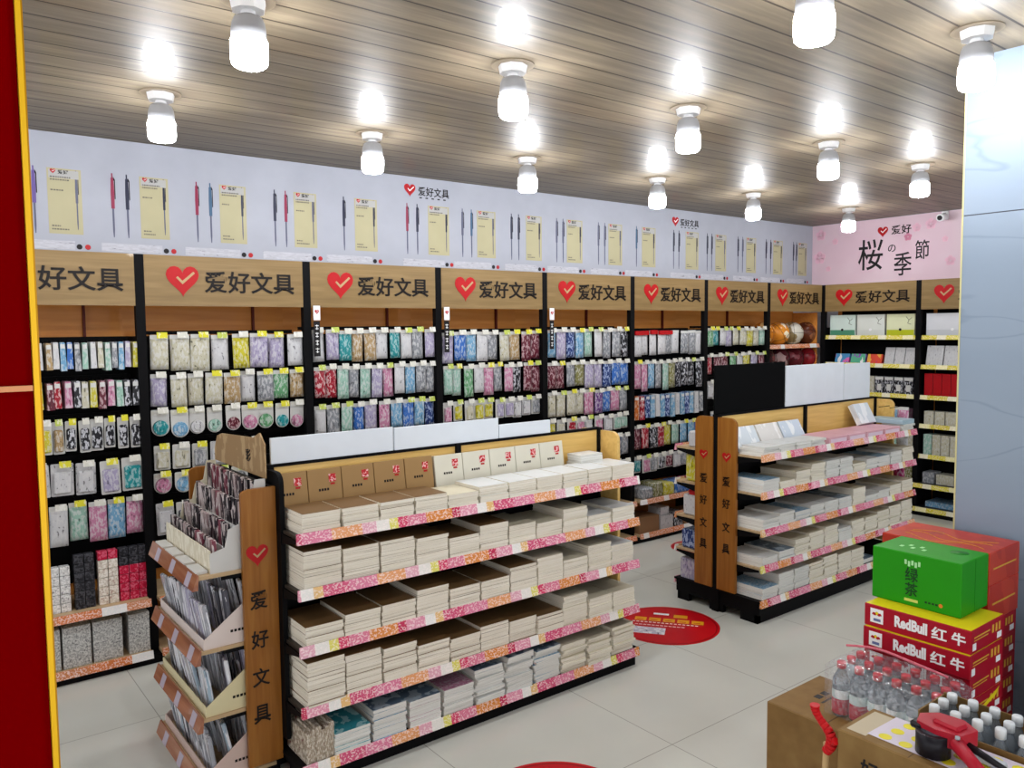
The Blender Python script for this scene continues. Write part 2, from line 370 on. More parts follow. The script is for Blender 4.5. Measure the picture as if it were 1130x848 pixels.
for i, (p1, p2, c0, c1, m1, m2) in enumerate(PG):
    if p1 is not None: printed_pen(p1, 2.232, 2.572, MATS['pen_' + m1])
    if p2: printed_pen(p2, 2.232, 2.572, MATS['pen_' + m2])
    mb = MB(); mb.box(c0, c1+.012, -.0092, -.0081, 2.235, 2.57); mb.box(c0+.008, c1, -.0098, -.0092, 2.52, 2.562, 1)
    mb.build('printed_card', [PCARD, plain('card_top', 'b0afac', .5)], bt)
    heart('card_heart', (c0+.028, -.0098, 2.553), .026, '-y', bt, WHITEINK, .0005)
    text('card_writing', '爱好', (c0+.05, -.0098, 2.541), .05, .022, '-y', INK, bt, .0004, .02)
    mb = MB()
    rr = random.Random(i)
    for zz, n in ((2.522, 9), (2.508, 8), (2.455, 5), (2.272, 4), (2.255, 7)):
        x = c0 + .014
        for q in range(n):
            w = rr.uniform(.004, .011); mb.box(x, x+w, -.0102, -.0098, zz, zz + .007); x += w + .003
    mb.build('small_print', plain('small_print', '6a675c', .5), bt)
    printed_pen(c1 - .012, 2.26, 2.565, MATS['pen_dark' if i % 3 else 'pen_grey'], True)
    MB().box(c0-.2, c1-.03, -.0086, -.008, 2.155, 2.20).build('spec_strip', printed('spec_print', 'b8b9c0', 'c2c3ca', '7a7a84', 55, .5, .6, (.5, 1, 3)), bt)
    MB().cyl((c1-.01, -.008, 2.172), (c1-.01, -.009, 2.172), .014, .014, 16).build('printed_dot', INK, bt)
    MB().cyl((c1+.03, -.008, 2.172), (c1+.03, -.009, 2.172), .014, .014, 16).build('printed_dot', RED, bt)
for x0, z in ((-4.55, 2.655), (-1.86, 2.64)):
    heart('heart_logo', (x0+.05, -.008, z+.004), .088, '-y', bt, WHITEINK)
    text('lettering', '爱好文具', (x0+.115, -.008, z-.025), .25, .062, '-y', INKTEXT, bt)
    mb = MB()
    for q in range(5): mb.box(x0+.125+q*.048, x0+.145+q*.048, -.0088, -.008, z-.042, z-.034)
    mb.build('small_print', INKTEXT, bt)

# pink cherry blossom banner on the right wall
pb = tag(empty('blossom_banner', (.345, 0, 0)), 'pink cherry blossom banner with brushed black characters and a red heart', 'banner')
mb = MB(); mb.box(-.008, 0, -2.4, .336, 2.13, H-.004)
def pinkm():
    m, nt, b = newmat('pink_banner'); L = nt.links.new
    tc = nt.nodes.new('ShaderNodeTexCoord'); no = nt.nodes.new('ShaderNodeTexNoise'); no.inputs['Scale'].default_value = 1.4; L(tc.outputs['Object'], no.inputs['Vector'])
    r = ramp(nt, [(.35, 'dfcad0'), (.6, 'd8bac5')], False); L(no.outputs['Fac'], r.inputs[0]); L(r.outputs[0], b.inputs['Base Color']); b.inputs['Roughness'].default_value = .45
    return m
mb.build('banner_sheet', pinkm(), pb)
heart('heart_logo', (-.008, -.415, 2.618), .105, '-x', pb, WHITEINK)
text('lettering', '爱好', (-.008, -.50, 2.585), .19, .085, '-x', INKTEXT, pb)
for s, y, z, w, h in (('桜', -.17, 2.26, .25, .30), ('の', -.47, 2.42, .075, .07), ('季', -.53, 2.19, .17, .22), ('節', -.73, 2.33, .13, .18)):
    text('brush_lettering', s, (-.008, y, z), w, h, '-x', INK, pb, .0012, .006)
def blossom(y, z, r, mat):
    mb = MB()
    for k in range(5):
        a = 2*math.pi*k/5 + .3; cy, cz = y + math.cos(a)*r*.55, z + math.sin(a)*r*.55
        mb.cyl((-.008, cy, cz), (-.0088, cy, cz), r*.42, r*.42, 10)
    mb.build('blossom', mat, pb)
PK = [plain('blossom_pale', 'e6b5c6', .5), plain('blossom_rose', 'd98aa4', .5)]
for y, z, r, q in [(.24, 2.65, .06, 0), (.25, 2.42, .07, 0), (.08, 2.57, .035, 0), (-.66, 2.55, .04, 1), (-.74, 2.63, .045, 0), (-.87, 2.65, .055, 0), (.15, 2.3, .03, 0), (-1.0, 2.5, .03, 0), (-1.05, 2.3, .05, 0), (-1.3, 2.6, .06, 0)]:
    blossom(y, z, r, PK[q])
sc_ = tag(empty('security_camera', (.33, -1.0, 2.70)), 'small white security camera in the upper corner beside the column', 'security camera')
MB().bbox(-.02, .006, -.03, .03, -.03, .05, .008).build('mount', WHITE, sc_)
MB().cyl((-.02, 0, 0), (-.11, 0, -.02), .033, .033, 16).build('camera_body', WHITE, sc_)
MB().cyl((-.11, 0, -.02), (-.115, 0, -.021), .022, .022, 16).build('lens', INK, sc_)

# ---------------------------------------------------------------- merchandise
PAL = {'white': 'dfe0e2', 'cream': 'd8d3b8', 'tan': 'bfa273', 'sky blue': '7fb6dc', 'blue': '3f78cf', 'grey': '9a9da3', 'mint': 'a8d3c0', 'green': '6fae7c', 'yellow': 'dcd23a', 'pink': 'd98fb0', 'lilac': 'b9afd0',
       'red': 'b32338', 'maroon': '6d2436', 'teal': '2f9ea3', 'black': '26262c', 'olive': '8e8c55', 'violet': '7a4f93', 'navy': '2d4788', 'orange': 'd8742f', 'brown': '7a5238', 'magenta': 'c22c78'}
LIGHTS = {'black': 'b9bac0', 'maroon': 'ad9094', 'red': 'c9a6a6', 'navy': '9caccc', 'brown': 'ad9476'}
def pmat(c):
    h = PAL[c]; h = ''.join('%02x' % int(int(h[i:i+2], 16)*.87) for i in (0, 2, 4)); dk = ''.join('%02x' % int(int(h[i:i+2], 16)*.62) for i in (0, 2, 4)); lt = LIGHTS.get(c) or ''.join('%02x' % int(int(h[i:i+2], 16)*.35 + 205*.65) for i in (0, 2, 4))
    return printed('print_' + c.replace(' ', '_'), h, lt, dk, 85, .3, .7, (1, 1, .45))
TAGM = {'y': printed('tag_yellow', 'cfc92c', 'd8d69a', '8f9a3a', 60, .5, .4), 'w': printed('tag_white', 'cfcec2', 'dad9d2', 'a19e86', 60, .5, .4), 'g': printed('tag_green', 'b4c256', 'd2d6ac', '7c903e', 60, .5, .4)}
_pk = {}
def rr_poly(w, h, r, top=0, n=4, round_bottom=False):
    """outline hanging down from v=0, centred on u=0"""
    pts = []
    rb = w/2 if round_bottom else r
    for k in range(n*2+1 if round_bottom else n+1):
        a = math.pi/2*k/(n*2 if round_bottom else n); pts.append((-w/2 + rb - rb*math.cos(a), -h + rb - rb*math.sin(a)))
    for k in range(n*2+1 if round_bottom else n+1):
        a = math.pi/2*k/(n*2 if round_bottom else n); pts.append((w/2 - rb + rb*math.sin(a), -h + rb - rb*math.cos(a)))
    for k in range(n+1):
        a = math.pi/2*k/n; pts.append((w/2 - r + r*math.cos(a), -r + r*math.sin(a)))
    for k in range(n+1):
        a = math.pi/2*k/n; pts.append((-w/2 + r - r*math.sin(a), -r + r*math.cos(a)))
    return pts
def pack_meshes(kind, w, h, c, tg):
    key = (kind, round(w, 3), round(h, 3), c, tg)
    if key in _pk: return _pk[key]
    f = lambda u, v, d: (u, d, v); parts = []
    if kind == 'slim':
        mb = MB(); mb.prism([(-w*.42, -h), (w*.42, -h), (w*.34, -.004), (w*.28, 0), (-w*.28, 0), (-w*.34, -.004)], f, -.05, .04)
        parts.append(('pen_pack', mb.mesh('pen_pack', pmat(c))))
        mb = MB(); mb.box(-w*.3, w*.3, -.0515, -.05, -.03, -.008); parts.append(('header_card', mb.mesh('header_card', OFFWHITE)))
    elif kind == 'round':
        mb = MB(); mb.prism(rr_poly(w, h, .006, round_bottom=True), f, -.004, .0); parts.append(('round_card', mb.mesh('round_card', OFFWHITE)))
        mb = MB(); r = w*.44; cz = -h + w*.5
        mb.cyl((0, -.004, cz), (0, -.016, cz), r, r*.92, 22); mb.cyl((0, -.016, cz), (0, -.02, cz), r*.55, r*.5, 18)
        parts.append(('blister', mb.mesh('blister', pmat(c))))
        mb = MB(); mb.box(-w*.46, w*.46, -.0055, -.004, -.028, -.006); parts.append(('header_card', mb.mesh('header_card', TAGM['w'])))
    elif kind == 'card':
        mb = MB(); mb.prism(rr_poly(w, h, .006), f, -.004, .0); parts.append(('backing_card', mb.mesh('backing_card', OFFWHITE if c != 'white' else pmat('white'))))
        mb = MB(); mb.bbox(-w*.4, w*.4, -.02, -.004, -h*.93, -h*.24, .007); parts.append(('blister', mb.mesh('blister', pmat(c))))
    else:  # pouch: pillow shaped, several behind one another read as a thick bag
        mb = MB(); nx, nz = 6, 6; vs = []; fs = []
        for side in (-1, 1):
            for j in range(nz+1):
                for i in range(nx+1):
                    a, b_ = i/nx, j/nz; bul = (math.sin(math.pi*a)*math.sin(math.pi*b_))**.5 if 0 < i < nx and 0 < j < nz else 0
                    vs.append(((a-.5)*w, side*(.002 + bul*.014), -.018 - b_*(h-.018)))
        o = (nx+1)*(nz+1)
        for s_ in (0, 1):
            for j in range(nz):
                for i in range(nx): q = [s_*o + j*(nx+1)+i, s_*o + j*(nx+1)+i+1, s_*o + (j+1)*(nx+1)+i+1, s_*o + (j+1)*(nx+1)+i]; fs.append(q)
        rim = [j for j in range(nx+1)] + [(j+1)*(nx+1)+nx for j in range(nz)] + [nz*(nx+1)+nx-1-i for i in range(nx)] + [(nz-1-j)*(nx+1) for j in range(nz-1)]
        for a, b_ in zip(rim, rim[1:]+rim[:1]): fs.append((a, b_, b_+o, a+o))
        mb.add(vs, fs, 0, True); parts.append(('plastic_pouch', mb.mesh('plastic_pouch', pmat(c))))
        mb = MB(); mb.box(-w*.5, w*.5, -.0035, .0035, -.022, 0); parts.append(('header_card', mb.mesh('header_card', OFFWHITE)))
    if tg:
        mb = MB(); tw = min(.052, w*.62); M = Matrix.Translation((w*.1, -.026, .008)) @ Matrix.Rotation(math.radians(-12), 4, 'X')
        mb.box(-tw/2, tw/2, -.001, .001, -.026, .006, 0, M); parts.append(('price_tag', mb.mesh('price_tag', TAGM[tg])))
    mb = MB(); mb.tube([(0, .19, .006), (0, -.024, .006), (0, -.026, .012)], .0022, 5); parts.append(('hook', mb.mesh('hook', BLACK)))
    _pk[key] = parts; return parts

NOUN = {'slim': 'slim pen pack', 'round': 'round blister card', 'card': 'blister card', 'pouch': 'pouch'}
def hang(kind, w, h, c, tg, loc, rz, label, group, tilt=0):
    ps = pack_meshes(kind, w, h, c, tg)
    root = link(ps[0][0], ps[0][1], None, loc, (0, tilt, rz)); tag(root, label, 'pack' if kind in ('slim', 'pouch') else 'card', group)
    for n, me in ps[1:]: link(n, me, root)
    return root

# ---- wall shelving -----------------------------------------------------------------
def wall_unit(loc, rz, w, label, rows=(), shelves=(.345, .07), strip=STRIP_O, name='shelving_unit', backmode='pegs', side=False, right_post=False):
    t = tag(empty(name, loc, rz), label, 'shelf unit', 'shelf units along the walls')
    MB().box(-.0225, w-.0226, .318, .33, .05, 2.119).build('back_panel', BACKWOOD, t)
    if backmode == 'pegs':
        MB().box(.03, w-.01, .30, .318, .4, 1.70).build('pegboard', BLACK, t)
        MB().box(w*.76, w*.76+.012, .296, .3175, 1.70, 1.99).build('seam_bar', plain('dark_bar', '5a1d12', .5), t)
    if backmode == 'dark':
        MB().box(.03, w-.01, .30, .318, .05, 1.86).build('dark_back', BLACK, t)
    MB().box(-.0225, .0225, 0, .04, .0, 2.119).build('upright', BLACK, t)
    MB().box(-.0125, .0125, .04, .318, .0, 1.70).build('side_panel', BLACK, t)
    if right_post: MB().box(w-.0225, w+.0225, .0, .04, 0, 2.119).build('upright', BLACK, t)
    hd = MB().box(.0235, w-.0235, .0, .02, 1.856, 2.119).build('header_sign', HEADWOOD, t)
    heart('heart_logo', (w*.235, -.0, 1.985), w*.185, '-y', hd, plain('tick_wood', 'b59a70', .4), .003)
    text('lettering', '爱好文具', (w*.36, 0, 1.928), w*.555, .118, '-y', INKTEXT, hd, .002, .014)
    MB().box(-.0225, w-.0226, -.055, .30, 0, .045).build('kick_base', BLACK, t)
    for z in shelves:
        fr = -.07 if z < .4 else .02
        s_ = MB().box(.02, w-.0226, fr+.01, .298, z-.022, z-.006).build('shelf', SHELFWOOD if strip is STRIP_O else plain('black_shelf', '1c1c20', .4), t)
        mb = MB(); mb.prism([(fr-.006, z-.035), (fr+.004, z+.004), (fr+.009, z+.004), (fr+.009, z-.035)], lambda u, v, d: (d, u, v), .022, w-.0226)
        mb.build('price_strip', strip, s_)
    for z in rows:
        MB().box(.02, w-.0226, .18, .197, z-.004, z+.016).build('hook_rail', BLACK, t)
    if backmode == 'wood': MB().box(w-.034, w-.0226, .045, .316, 1.20, 1.85).build('wood_side', BACKWOOD, t)
    if side:
        pl = MB().bbox(.028, .07, -.022, -.018, 1.78, 1.865, .001).build('side_tag', WHITE, t)
        heart('heart_logo', (.049, -.022, 1.828), .026, '-y', pl, WHITEINK, .0006)
        pl = MB().bbox(.028, .066, -.022, -.018, 1.57, 1.775, .001).build('side_plate', INK, t)
        mb = MB()
        for k in range(4):
            z = 1.735 - k*.045
            mb.box(.036, .058, -.0226, -.022, z+.012, z+.016); mb.box(.045, .049, -.0226, -.022, z-.01, z+.02); mb.box(.038, .056, -.0226, -.022, z-.006, z-.002)
        mb.build('small_print', WHITEINK, pl)
    return t

BAYN = ['leftmost', 'second', 'third', 'fourth', 'fifth', 'sixth', 'seventh', 'ball']
W_, CR, TN, SB, BL, GY, MI, GR, YE, PI, LI, RE, MA, TE, BK, OL, VI, NA, OR, BR, MG = 'white', 'cream', 'tan', 'sky blue', 'blue', 'grey', 'mint', 'green', 'yellow', 'pink', 'lilac', 'red', 'maroon', 'teal', 'black', 'olive', 'violet', 'navy', 'orange', 'brown', 'magenta'
# per bay: (z top, z bottom, kind, colours left to right[, x start])
BAYS = {
 0: [(1.672, 1.535, 'slim', [LI, W_, TN, W_, SB, BL, GY, MI, W_, CR, MI, GY, SB, LI, YE], .40),
     (1.48, 1.345, 'slim', [YE, MA, RE, PI, BK, CR, YE, MA, PI, MI, BK, BK], .42),
     (1.285, 1.125, 'card', [YE, TN, BK, BK, BK, BK, BK, BK], .42),
     (1.075, .905, 'card', [W_, W_, W_, LI, TE], .36), (.872, .675, 'pouch', [W_, W_, MI, PI, SB, PI], .36)],
 1: [(1.705, 1.51, 'pouch', [CR, CR, CR, W_, YE, LI, LI, W_]), (1.497, 1.325, 'pouch', [LI, CR, CR, CR, TN, W_, GY, GR, TN]),
     (1.31, 1.165, 'round', [TE, SB, W_, MI, MA, PI, GR, TE, PI]), (1.12, .99, 'card', [CR, CR, GY, W_, MI, PI]), (.975, .865, 'round', [PI, SB, W_, MI, GY]), (.815, .64, 'card', [W_, BK, MI, GY])],
 2: [(1.722, 1.535, 'pouch', [W_, LI, TE, TN, TN, W_, TE, W_, GY, LI]), (1.505, 1.31, 'pouch', [RE, RE, MI, GY, MI, LI, PI, W_, SB, GY, GY]), (1.275, 1.095, 'pouch', [W_, GY, MI, BL, LI, PI, SB, BL, SB, NA])],
 3: [(1.70, 1.495, 'pouch', [LI, BL, SB, W_, GY, CR, TN, MA, MA]), (1.475, 1.27, 'pouch', [MI, MI, GR, W_, PI, GY, PI, BK, MA, MA]), (1.235, 1.1, 'card', [PI, YE, CR, YE, YE, LI, LI, W_, W_, GY])],
 4: [(1.71, 1.495, 'pouch', [SB, LI, NA, SB, MI, W_, GY, GY, BK]), (1.465, 1.27, 'pouch', [MA, MA, GY, OL, LI, LI, NA, BL, BL]), (1.25, 1.06, 'pouch', [CR, CR, CR, CR, PI, VI, BL, PI, GY]),
     (1.045, .92, 'card', [YE, CR, RE, PI, W_, PI, W_, MI, MI]), (.885, .715, 'pouch', [GY, NA, GY], .62), (.68, .52, 'pouch', [BK, GY, W_], .62)],
 5: [(1.69, 1.492, 'pouch', [W_, W_, W_, W_, GY, W_, GY, GY, W_]), (1.447, 1.215, 'pouch', [PI, PI, SB, GY, MI, OL, BK, BK, BK, BK]), (1.17, .985, 'slim', [OR, RE, NA, SB, W_, SB, NA, SB, W_, SB, NA, SB, W_, GY]),
     (.93, .735, 'pouch', [MA, RE, BK, RE, YE, MI, SB, SB, BL]), (.682, .545, 'card', [TE, PI, GY, BK, MA, W_, GY, YE, GY])],
 6: [(1.705, 1.545, 'pouch', [GR, TE, W_, LI, CR, CR, YE, CR, MI]), (1.48, 1.31, 'pouch', [RE, MA, MA, GR, W_, YE, LI, MA]), (1.25, 1.09, 'card', [W_, MA, GY, BL]), (.98, .8, 'pouch', [GY, BK, NA, YE], .1)],
}
for b in range(8):
    x0 = -7.2 + .9*b
    rows = [r[0] + .006 for r in BAYS.get(b, [])]
    lab = ['leftmost wall unit under a wooden sign cut by the red wall', 'second wall unit from the left under a wooden heart sign', 'third wall unit from the left under a wooden heart sign', 'fourth wall unit from the left under a wooden heart sign', 'fifth wall unit from the left under a wooden heart sign', 'sixth wall unit from the left under a wooden heart sign', 'seventh wall unit from the left, just left of the balls', 'wall unit in the corner holding the balls on wooden shelves'][b]
    wall_unit((x0, 0, 0), 0, .9, lab, rows, side=b in (2, 3, 4), backmode='pegs' if b < 7 else 'wood', shelves=(.345, .07) if b < 7 else (1.54, 1.30, .345, .07))
    rowname = ['top', 'second', 'third', 'fourth', 'fifth', 'sixth']
    for ri, row in enumerate(BAYS.get(b, [])):
        zt, zb, kind, cols = row[:4]; xs_ = row[4] if len(row) > 4 else .035
        n = len(cols); span = (.885 - xs_); 
        if b == 6 and len(cols) == 4 or (b == 1 and ri >= 3): span = n * .098
        if kind == 'round' and ri == 4: span = n*.1
        pitch = span / n
        for i, c in enumerate(cols):
            w = pitch * random.uniform(.84, .97) if kind != 'slim' else pitch * 1.0
            h = (zt - zb) * random.uniform(.93, 1.02)
            w = round(w, 2) if kind != 'slim' else round(w, 3); h = round(h, 2)
            x = x0 + xs_ + pitch*(i+.5)
            yy = random.uniform(.022, .05); 
            if kind == 'slim': yy = .06
            tg = None if kind == 'slim' else random.choice('yywgw' if b < 2 else 'wywgw')
            if b == 5 and ri == 0: tg = None
            o = hang(kind, w, h, c, tg, (x, yy, zt + random.uniform(-.004, .004)), random.uniform(-.06, .06) if kind != 'slim' else random.uniform(-.15, .05),
                 f'{c} {NOUN[kind]}, {ORD[i+1]} from left, {rowname[ri]} row of the {BAYN[b]} wall unit', f'packs hanging in the {rowname[ri]} row of the {BAYN[b]} wall unit', random.uniform(-.03, .03))
            if b == 5 and ri == 0 and i < 5:
                MB().box(-w/2, w/2, -.02, -.004, -.03, .004).build('red_header', RED, o)

# shelf goods in the wall units
def goods(name, x0, x1, y0, y1, z0, z1, mat, label, cat, group=None, bev=.002, rz=0, front=None):
    w, d, h = x1-x0, y1-y0, z1-z0
    o = MB().bbox(-w/2, w/2, -d/2, d/2, 0, h, bev).build(name, mat)
    o.location = ((x0+x1)/2, (y0+y1)/2, z0); o.rotation_euler = (0, 0, rz); tag(o, label, cat, group)
    return o
PRW = printed('print_ink_white', 'd6d6d4', 'f2f2f0', '77777c', 110, .4, .75, (1, 1, 1))
PRB = printed('print_ink_black', '232328', '4e4e54', '0c0c0f', 110, .4, .75, (1, 1, 1))
PRR = printed('print_ink_red', 'c0143a', 'd9607a', 'a00a2a', 110, .4, .6, (1, 1, 1))
PRC = printed('print_ink_cream', 'd9cfc0', 'f2ece2', 'b08a80', 110, .4, .75, (1, 1, 1))
cube_cache = {}
def smallbox(x, z, s, m, name, label, group, y=.04):
    key = (name, m.name, s)
    if key not in cube_cache: cube_cache[key] = MB().bbox(-s/2, s/2, -s/2, s/2, 0, s, .0015).mesh(name, m)
    o = link(name, cube_cache[key], None, (x, y, z)); tag(o, label, 'box', group); return o
cols_ = [(-6.79, 5, 'white', PRW), (-6.743, 5, 'white', PRW), (-6.696, 5, 'white', PRW), (-6.632, 4, 'black', PRB), (-6.586, 4, 'black', PRB), (-6.525, 6, 'cream', PRC), (-6.478, 6, 'cream', PRC), (-6.427, 4, 'red', PRR), (-6.38, 4, 'red', PRR), (-6.334, 4, 'red', PRR)]
for ci, (x, n, cn, m) in enumerate(cols_):
    for k in range(n):
        mm, c2 = (m, cn)
        if cn == 'cream' and k == n-1: mm, c2 = PRR, 'red'
        smallbox(x + .0, .339 + k*.0462, .0435, mm, 'ink_box', f'small {c2} box, {ORD[k+1]} from bottom, {ORD[ci+1]} column of the leftmost unit', 'small boxes stacked in the leftmost wall unit')
    if cn in ('red', 'black'):
        for k in range(n, 6): smallbox(x, .339 + k*.0462, .0435, PRB, 'ink_box', f'small black box, {ORD[k+1]} from bottom, {ORD[ci+1]} column of the leftmost unit', 'small boxes stacked in the leftmost wall unit')
GPR = printed('print_grey_box', 'b4b5b2', 'dcdcd8', '6c6c70', 120, .4, .8, (1, 1, 1))
for i, (a, c) in enumerate([(-6.83, -6.735), (-6.725, -6.60), (-6.59, -6.455), (-6.425, -6.325)]):
    goods('tissue_box', a, c, -.02, .16, .064, .27, GPR, f'grey patterned box, {ORD[i+1]} from left on the lowest shelf, leftmost unit', 'box', 'grey patterned boxes low in the leftmost wall unit')
# sixth unit shelves
for i, (a, c, h, cc) in enumerate([(-2.62, -2.50, .09, 'grey'), (-2.49, -2.38, .12, 'olive'), (-2.37, -2.24, .1, 'yellow'), (-2.23, -2.05, .1, 'blue'), (-2.04, -1.86, .1, 'magenta')]):
    goods('colour_pack', a, c, -.04, .12, .339, .339+h, pmat(cc), f'{cc} pack lying {ORD[i+1]} from left on the upper shelf, sixth wall unit', 'pack', 'packs on the upper shelf of the sixth wall unit', .01)
for i, (a, c, h, m, cn) in enumerate([(-2.66, -2.43, .13, 'brown', 'brown'), (-2.41, -2.26, .11, 'white', 'white'), (-2.24, -2.14, .12, 'black', 'black framed'), (-2.12, -1.9, .1, 'brown', 'brown')]):
    goods('carton_box', a, c, -.04, .16, .064, .064+h, pmat(m) if m != 'brown' else plain('brown_card', '8a6748', .6), f'{cn} box, {ORD[i+1]} from left on the lowest shelf, sixth wall unit', 'box', 'boxes on the lowest shelf of the sixth wall unit')
goods('carton_box', -2.39, -2.29, -.02, .12, .174, .24, pmat('white'), 'small white box on top of a white box, lowest shelf', 'box')

# balls
def ball(x, z, c, c2, label):
    r = .112; y = .16
    m = printed('ball_' + c.replace('#', ''), c, c2, c, 8, .25, .35, (1, 1, 1))
    mb = MB(); prof = [(r*math.sin(math.pi*k/16), -r*math.cos(math.pi*k/16)) for k in range(17)]
    mb.lathe(prof, n=28); o = mb.build('ball', m); o.location = (x, y, z + r); o.rotation_euler = (random.uniform(-.5, .5), random.uniform(-.5, .5), random.random()*3); tag(o, label, 'ball', 'balls in the corner wall unit')
    for ax in range(3):
        mb = MB(); pts = []
        for k in range(25):
            a = 2*math.pi*k/24; p = [r*1.001*math.cos(a), r*1.001*math.sin(a), 0]; p = p[ax:] + p[:ax]; pts.append(p)
        mb.tube(pts, .002, 4); mb.build('seam', INK, o)
for x, c, c2, l in [(-.755, 'c9761f', 'e8c07a', 'orange ball, leftmost on the upper corner shelf'), (-.52, 'd98a2c', 'efe0c0', 'orange and white ball, second on the upper corner shelf'), (-.285, 'cfcabc', '8d7a52', 'pale ball between the orange and the brown ball'), (-.04, '5c2c18', '8a5535', 'dark brown ball at the right end of the upper corner shelf')]:
    ball(x, 1.534, c, c2, l)
for x, c, c2, l in [(-.75, '3c1a1c', '70393a', 'dark ball, leftmost on the lower corner shelf'), (-.51, '52222a', 'a88', 'dark maroon ball, second on the lower corner shelf'), (-.27, '5a1a22', '8c4148', 'maroon ball, third on the lower corner shelf'), (-.03, '8c1c26', 'c89a92', 'red ball at the right end of the lower corner shelf')]:
    ball(x, 1.294, c, (c2*2)[:6], l)
# the corner unit's end reaches the corner
# ---- right wall units
ZR = [1.62, 1.355, 1.08, .82, .545, .29, .075]
RW = .9346
for k in range(3):
    lab = ['right wall unit nearest the corner, with file wallets on top', 'right wall unit beside the marble column, with red boxes', 'right wall unit hidden behind the marble column'][k]
    wall_unit((0, -RW*k, 0), -math.pi/2, RW, lab, (), ZR, STRIP_Y, backmode='dark')
    if k == 1: break
def ritem(name, k, a, b, z, h, mat, label, cat, group, d=.12, lean=0, yb=.05, bev=.0015):
    """thing on right wall unit k between local x=a..b, front at depth yb"""
    w = b - a
    o = MB().bbox(-w/2, w/2, 0, d, 0, h, bev).build(name, mat)
    o.location = (yb, -(RW*k + (a+b)/2), z-.0055); o.rotation_euler = (-lean, 0, -math.pi/2)
    tag(o, label, cat, group); return o
# zipper wallets on the top shelf
for k, a, b, c, low, nm in [(0, .05, .31, 'cfe0d8', '4f8f72', 'green'), (0, .33, .60, 'd8dcd4', 'cfd3cc', 'clear'), (0, .62, .88, 'dcdfb8', 'b9bf2a', 'yellow'), (1, .05, .50, 'd5d6da', 'c4c6ca', 'clear grey'), (1, .53, .9, 'd5d6da', 'c4c6ca', 'pale grey')]:
    o = ritem('file_wallet', k, a, b, 1.62, .205, plain('wallet_' + nm, c, .25), f'{nm} file wallet on the top shelf of the right wall', 'file wallet', 'file wallets on the top shelf of the right wall', .03)
    w = b-a
    MB().box(-w/2+.004, w/2-.004, -.002, 0, .004, .06).build('lower_band', plain('wallet_band_' + nm, low, .3), o)
    MB().cyl((0, -.006, .062), (0, -.001, .062), .012, .012, 14).build('snap_button', INK if nm in ('green', 'yellow') else WHITE, o)
    mb = MB(); mb.tube([(w*.2, -.002, .18), (w*.3, -.002, .15), (w*.26, -.002, .12), (w*.38, -.002, .11)], .002, 5); mb.tube([(w*.3, -.002, .15), (w*.4, -.002, .17)], .002, 5)
    mb.build('printed_sprig', plain('sprig', '6b6d5a', .5), o)
CM = [printed('color_box1', '4a8fc0', 'd76ab0', 'e8e8e8', 16, .3, .8), printed('color_box2', '5ab08c', '8a5ab0', 'e8e8e8', 16, .3, .8), printed('color_box3', 'd8503c', 'e8b04c', 'c82c80', 16, .3, .8)]
for i in range(3): ritem('colour_set_box', 0, .1 + i*.165, .245 + i*.165, 1.355, .10, CM[i], f'rainbow coloured set box, {["leftmost", "middle", "rightmost"][i]} of three beside the white notebooks', 'box', 'rainbow set boxes on the right wall', .07, .35)
for i in range(3): ritem('white_notebook', 0, .60 + i*.096, .69 + i*.096, 1.355, .165, pmat('white'), f'white notebook leaning, {ORD[i+1]} from left, second shelf, unit nearest corner', 'notebook', 'white notebooks on the right wall', .02, .25)
for i in range(5): ritem('white_notebook', 1, .05 + i*.155, .195 + i*.155, 1.355, .185, pmat('white'), f'white notebook leaning, {ORD[i+1]} from left, second shelf, unit beside column', 'notebook', 'white notebooks on the right wall', .02, .2)
for i in range(9):
    c = 'cream' if i < 5 else 'black'
    o = ritem('glue_box', 0, .06 + i*.092, .142 + i*.092, 1.08, .16, pmat(c), f'{c} box, {ORD[i+1]} from left, third shelf, unit nearest corner', 'box', 'boxes on the third shelf near the corner', .08)
    if c == 'black': MB().box(-.04, .04, -.001, .0, .13, .158).build('white_top_band', OFFWHITE, o); MB().box(-.02, .02, -.001, 0, .03, .09).build('white_print', OFFWHITE, o)
REDB = plain('red_box', 'a8121a', .35)
for i in range(11): ritem('red_box', 1, .045 + i*.077, .118 + i*.077, 1.08, .205, REDB, f'dark red box, {ORD[i+1]} from left, third shelf, unit beside column', 'box', 'dark red boxes on the third shelf', .1)
for i in range(8): ritem('bottle_box', 0, .06 + i*.1, .145 + i*.1, .82, .13, pmat(['sky blue', 'pink'][i % 2]), f'{["blue", "pink"][i % 2]} pack, {ORD[i+1]} from left, fourth shelf, unit nearest corner', 'pack', 'blue and pink packs near the corner', .08)
for i in range(9): ritem('cream_box', 1, .05 + i*.094, .135 + i*.094, .82, .125, pmat('cream'), f'cream box, {ORD[i+1]} from left, fourth shelf, unit beside column', 'box', 'cream boxes on the fourth shelf', .08)
for k in range(2):
    for i in range(11): ritem('storage_book', k, .05 + i*.077, .12 + i*.077, .545, .19, pmat('cream' if i % 4 else 'mint'), f'pale tall box file, {ORD[i+1]} from left, fifth shelf, {["unit nearest corner", "unit beside column"][k]}', 'box file', 'pale box files on the fifth shelf', .12)
    for i, (a, b, h, c) in enumerate([(.05, .15, .1, 'grey'), (.17, .32, .09, 'cream'), (.34, .6, .1, 'blue'), (.62, .74, .16, 'magenta'), (.76, .9, .14, 'olive')]):
        ritem('craft_pack', k, a, b, .29, h, pmat(c), f'{c} pack, {ORD[i+1]} from left, sixth shelf, {["unit nearest corner", "unit beside column"][k]}', 'pack', 'mixed packs on the sixth shelf', .14)
    ritem('paper_ream', k, .08, .62, .075, .05, pmat('sky blue'), f'blue and white paper stack on the lowest shelf, {["unit nearest corner", "unit beside column"][k]}', 'paper', None, .22)

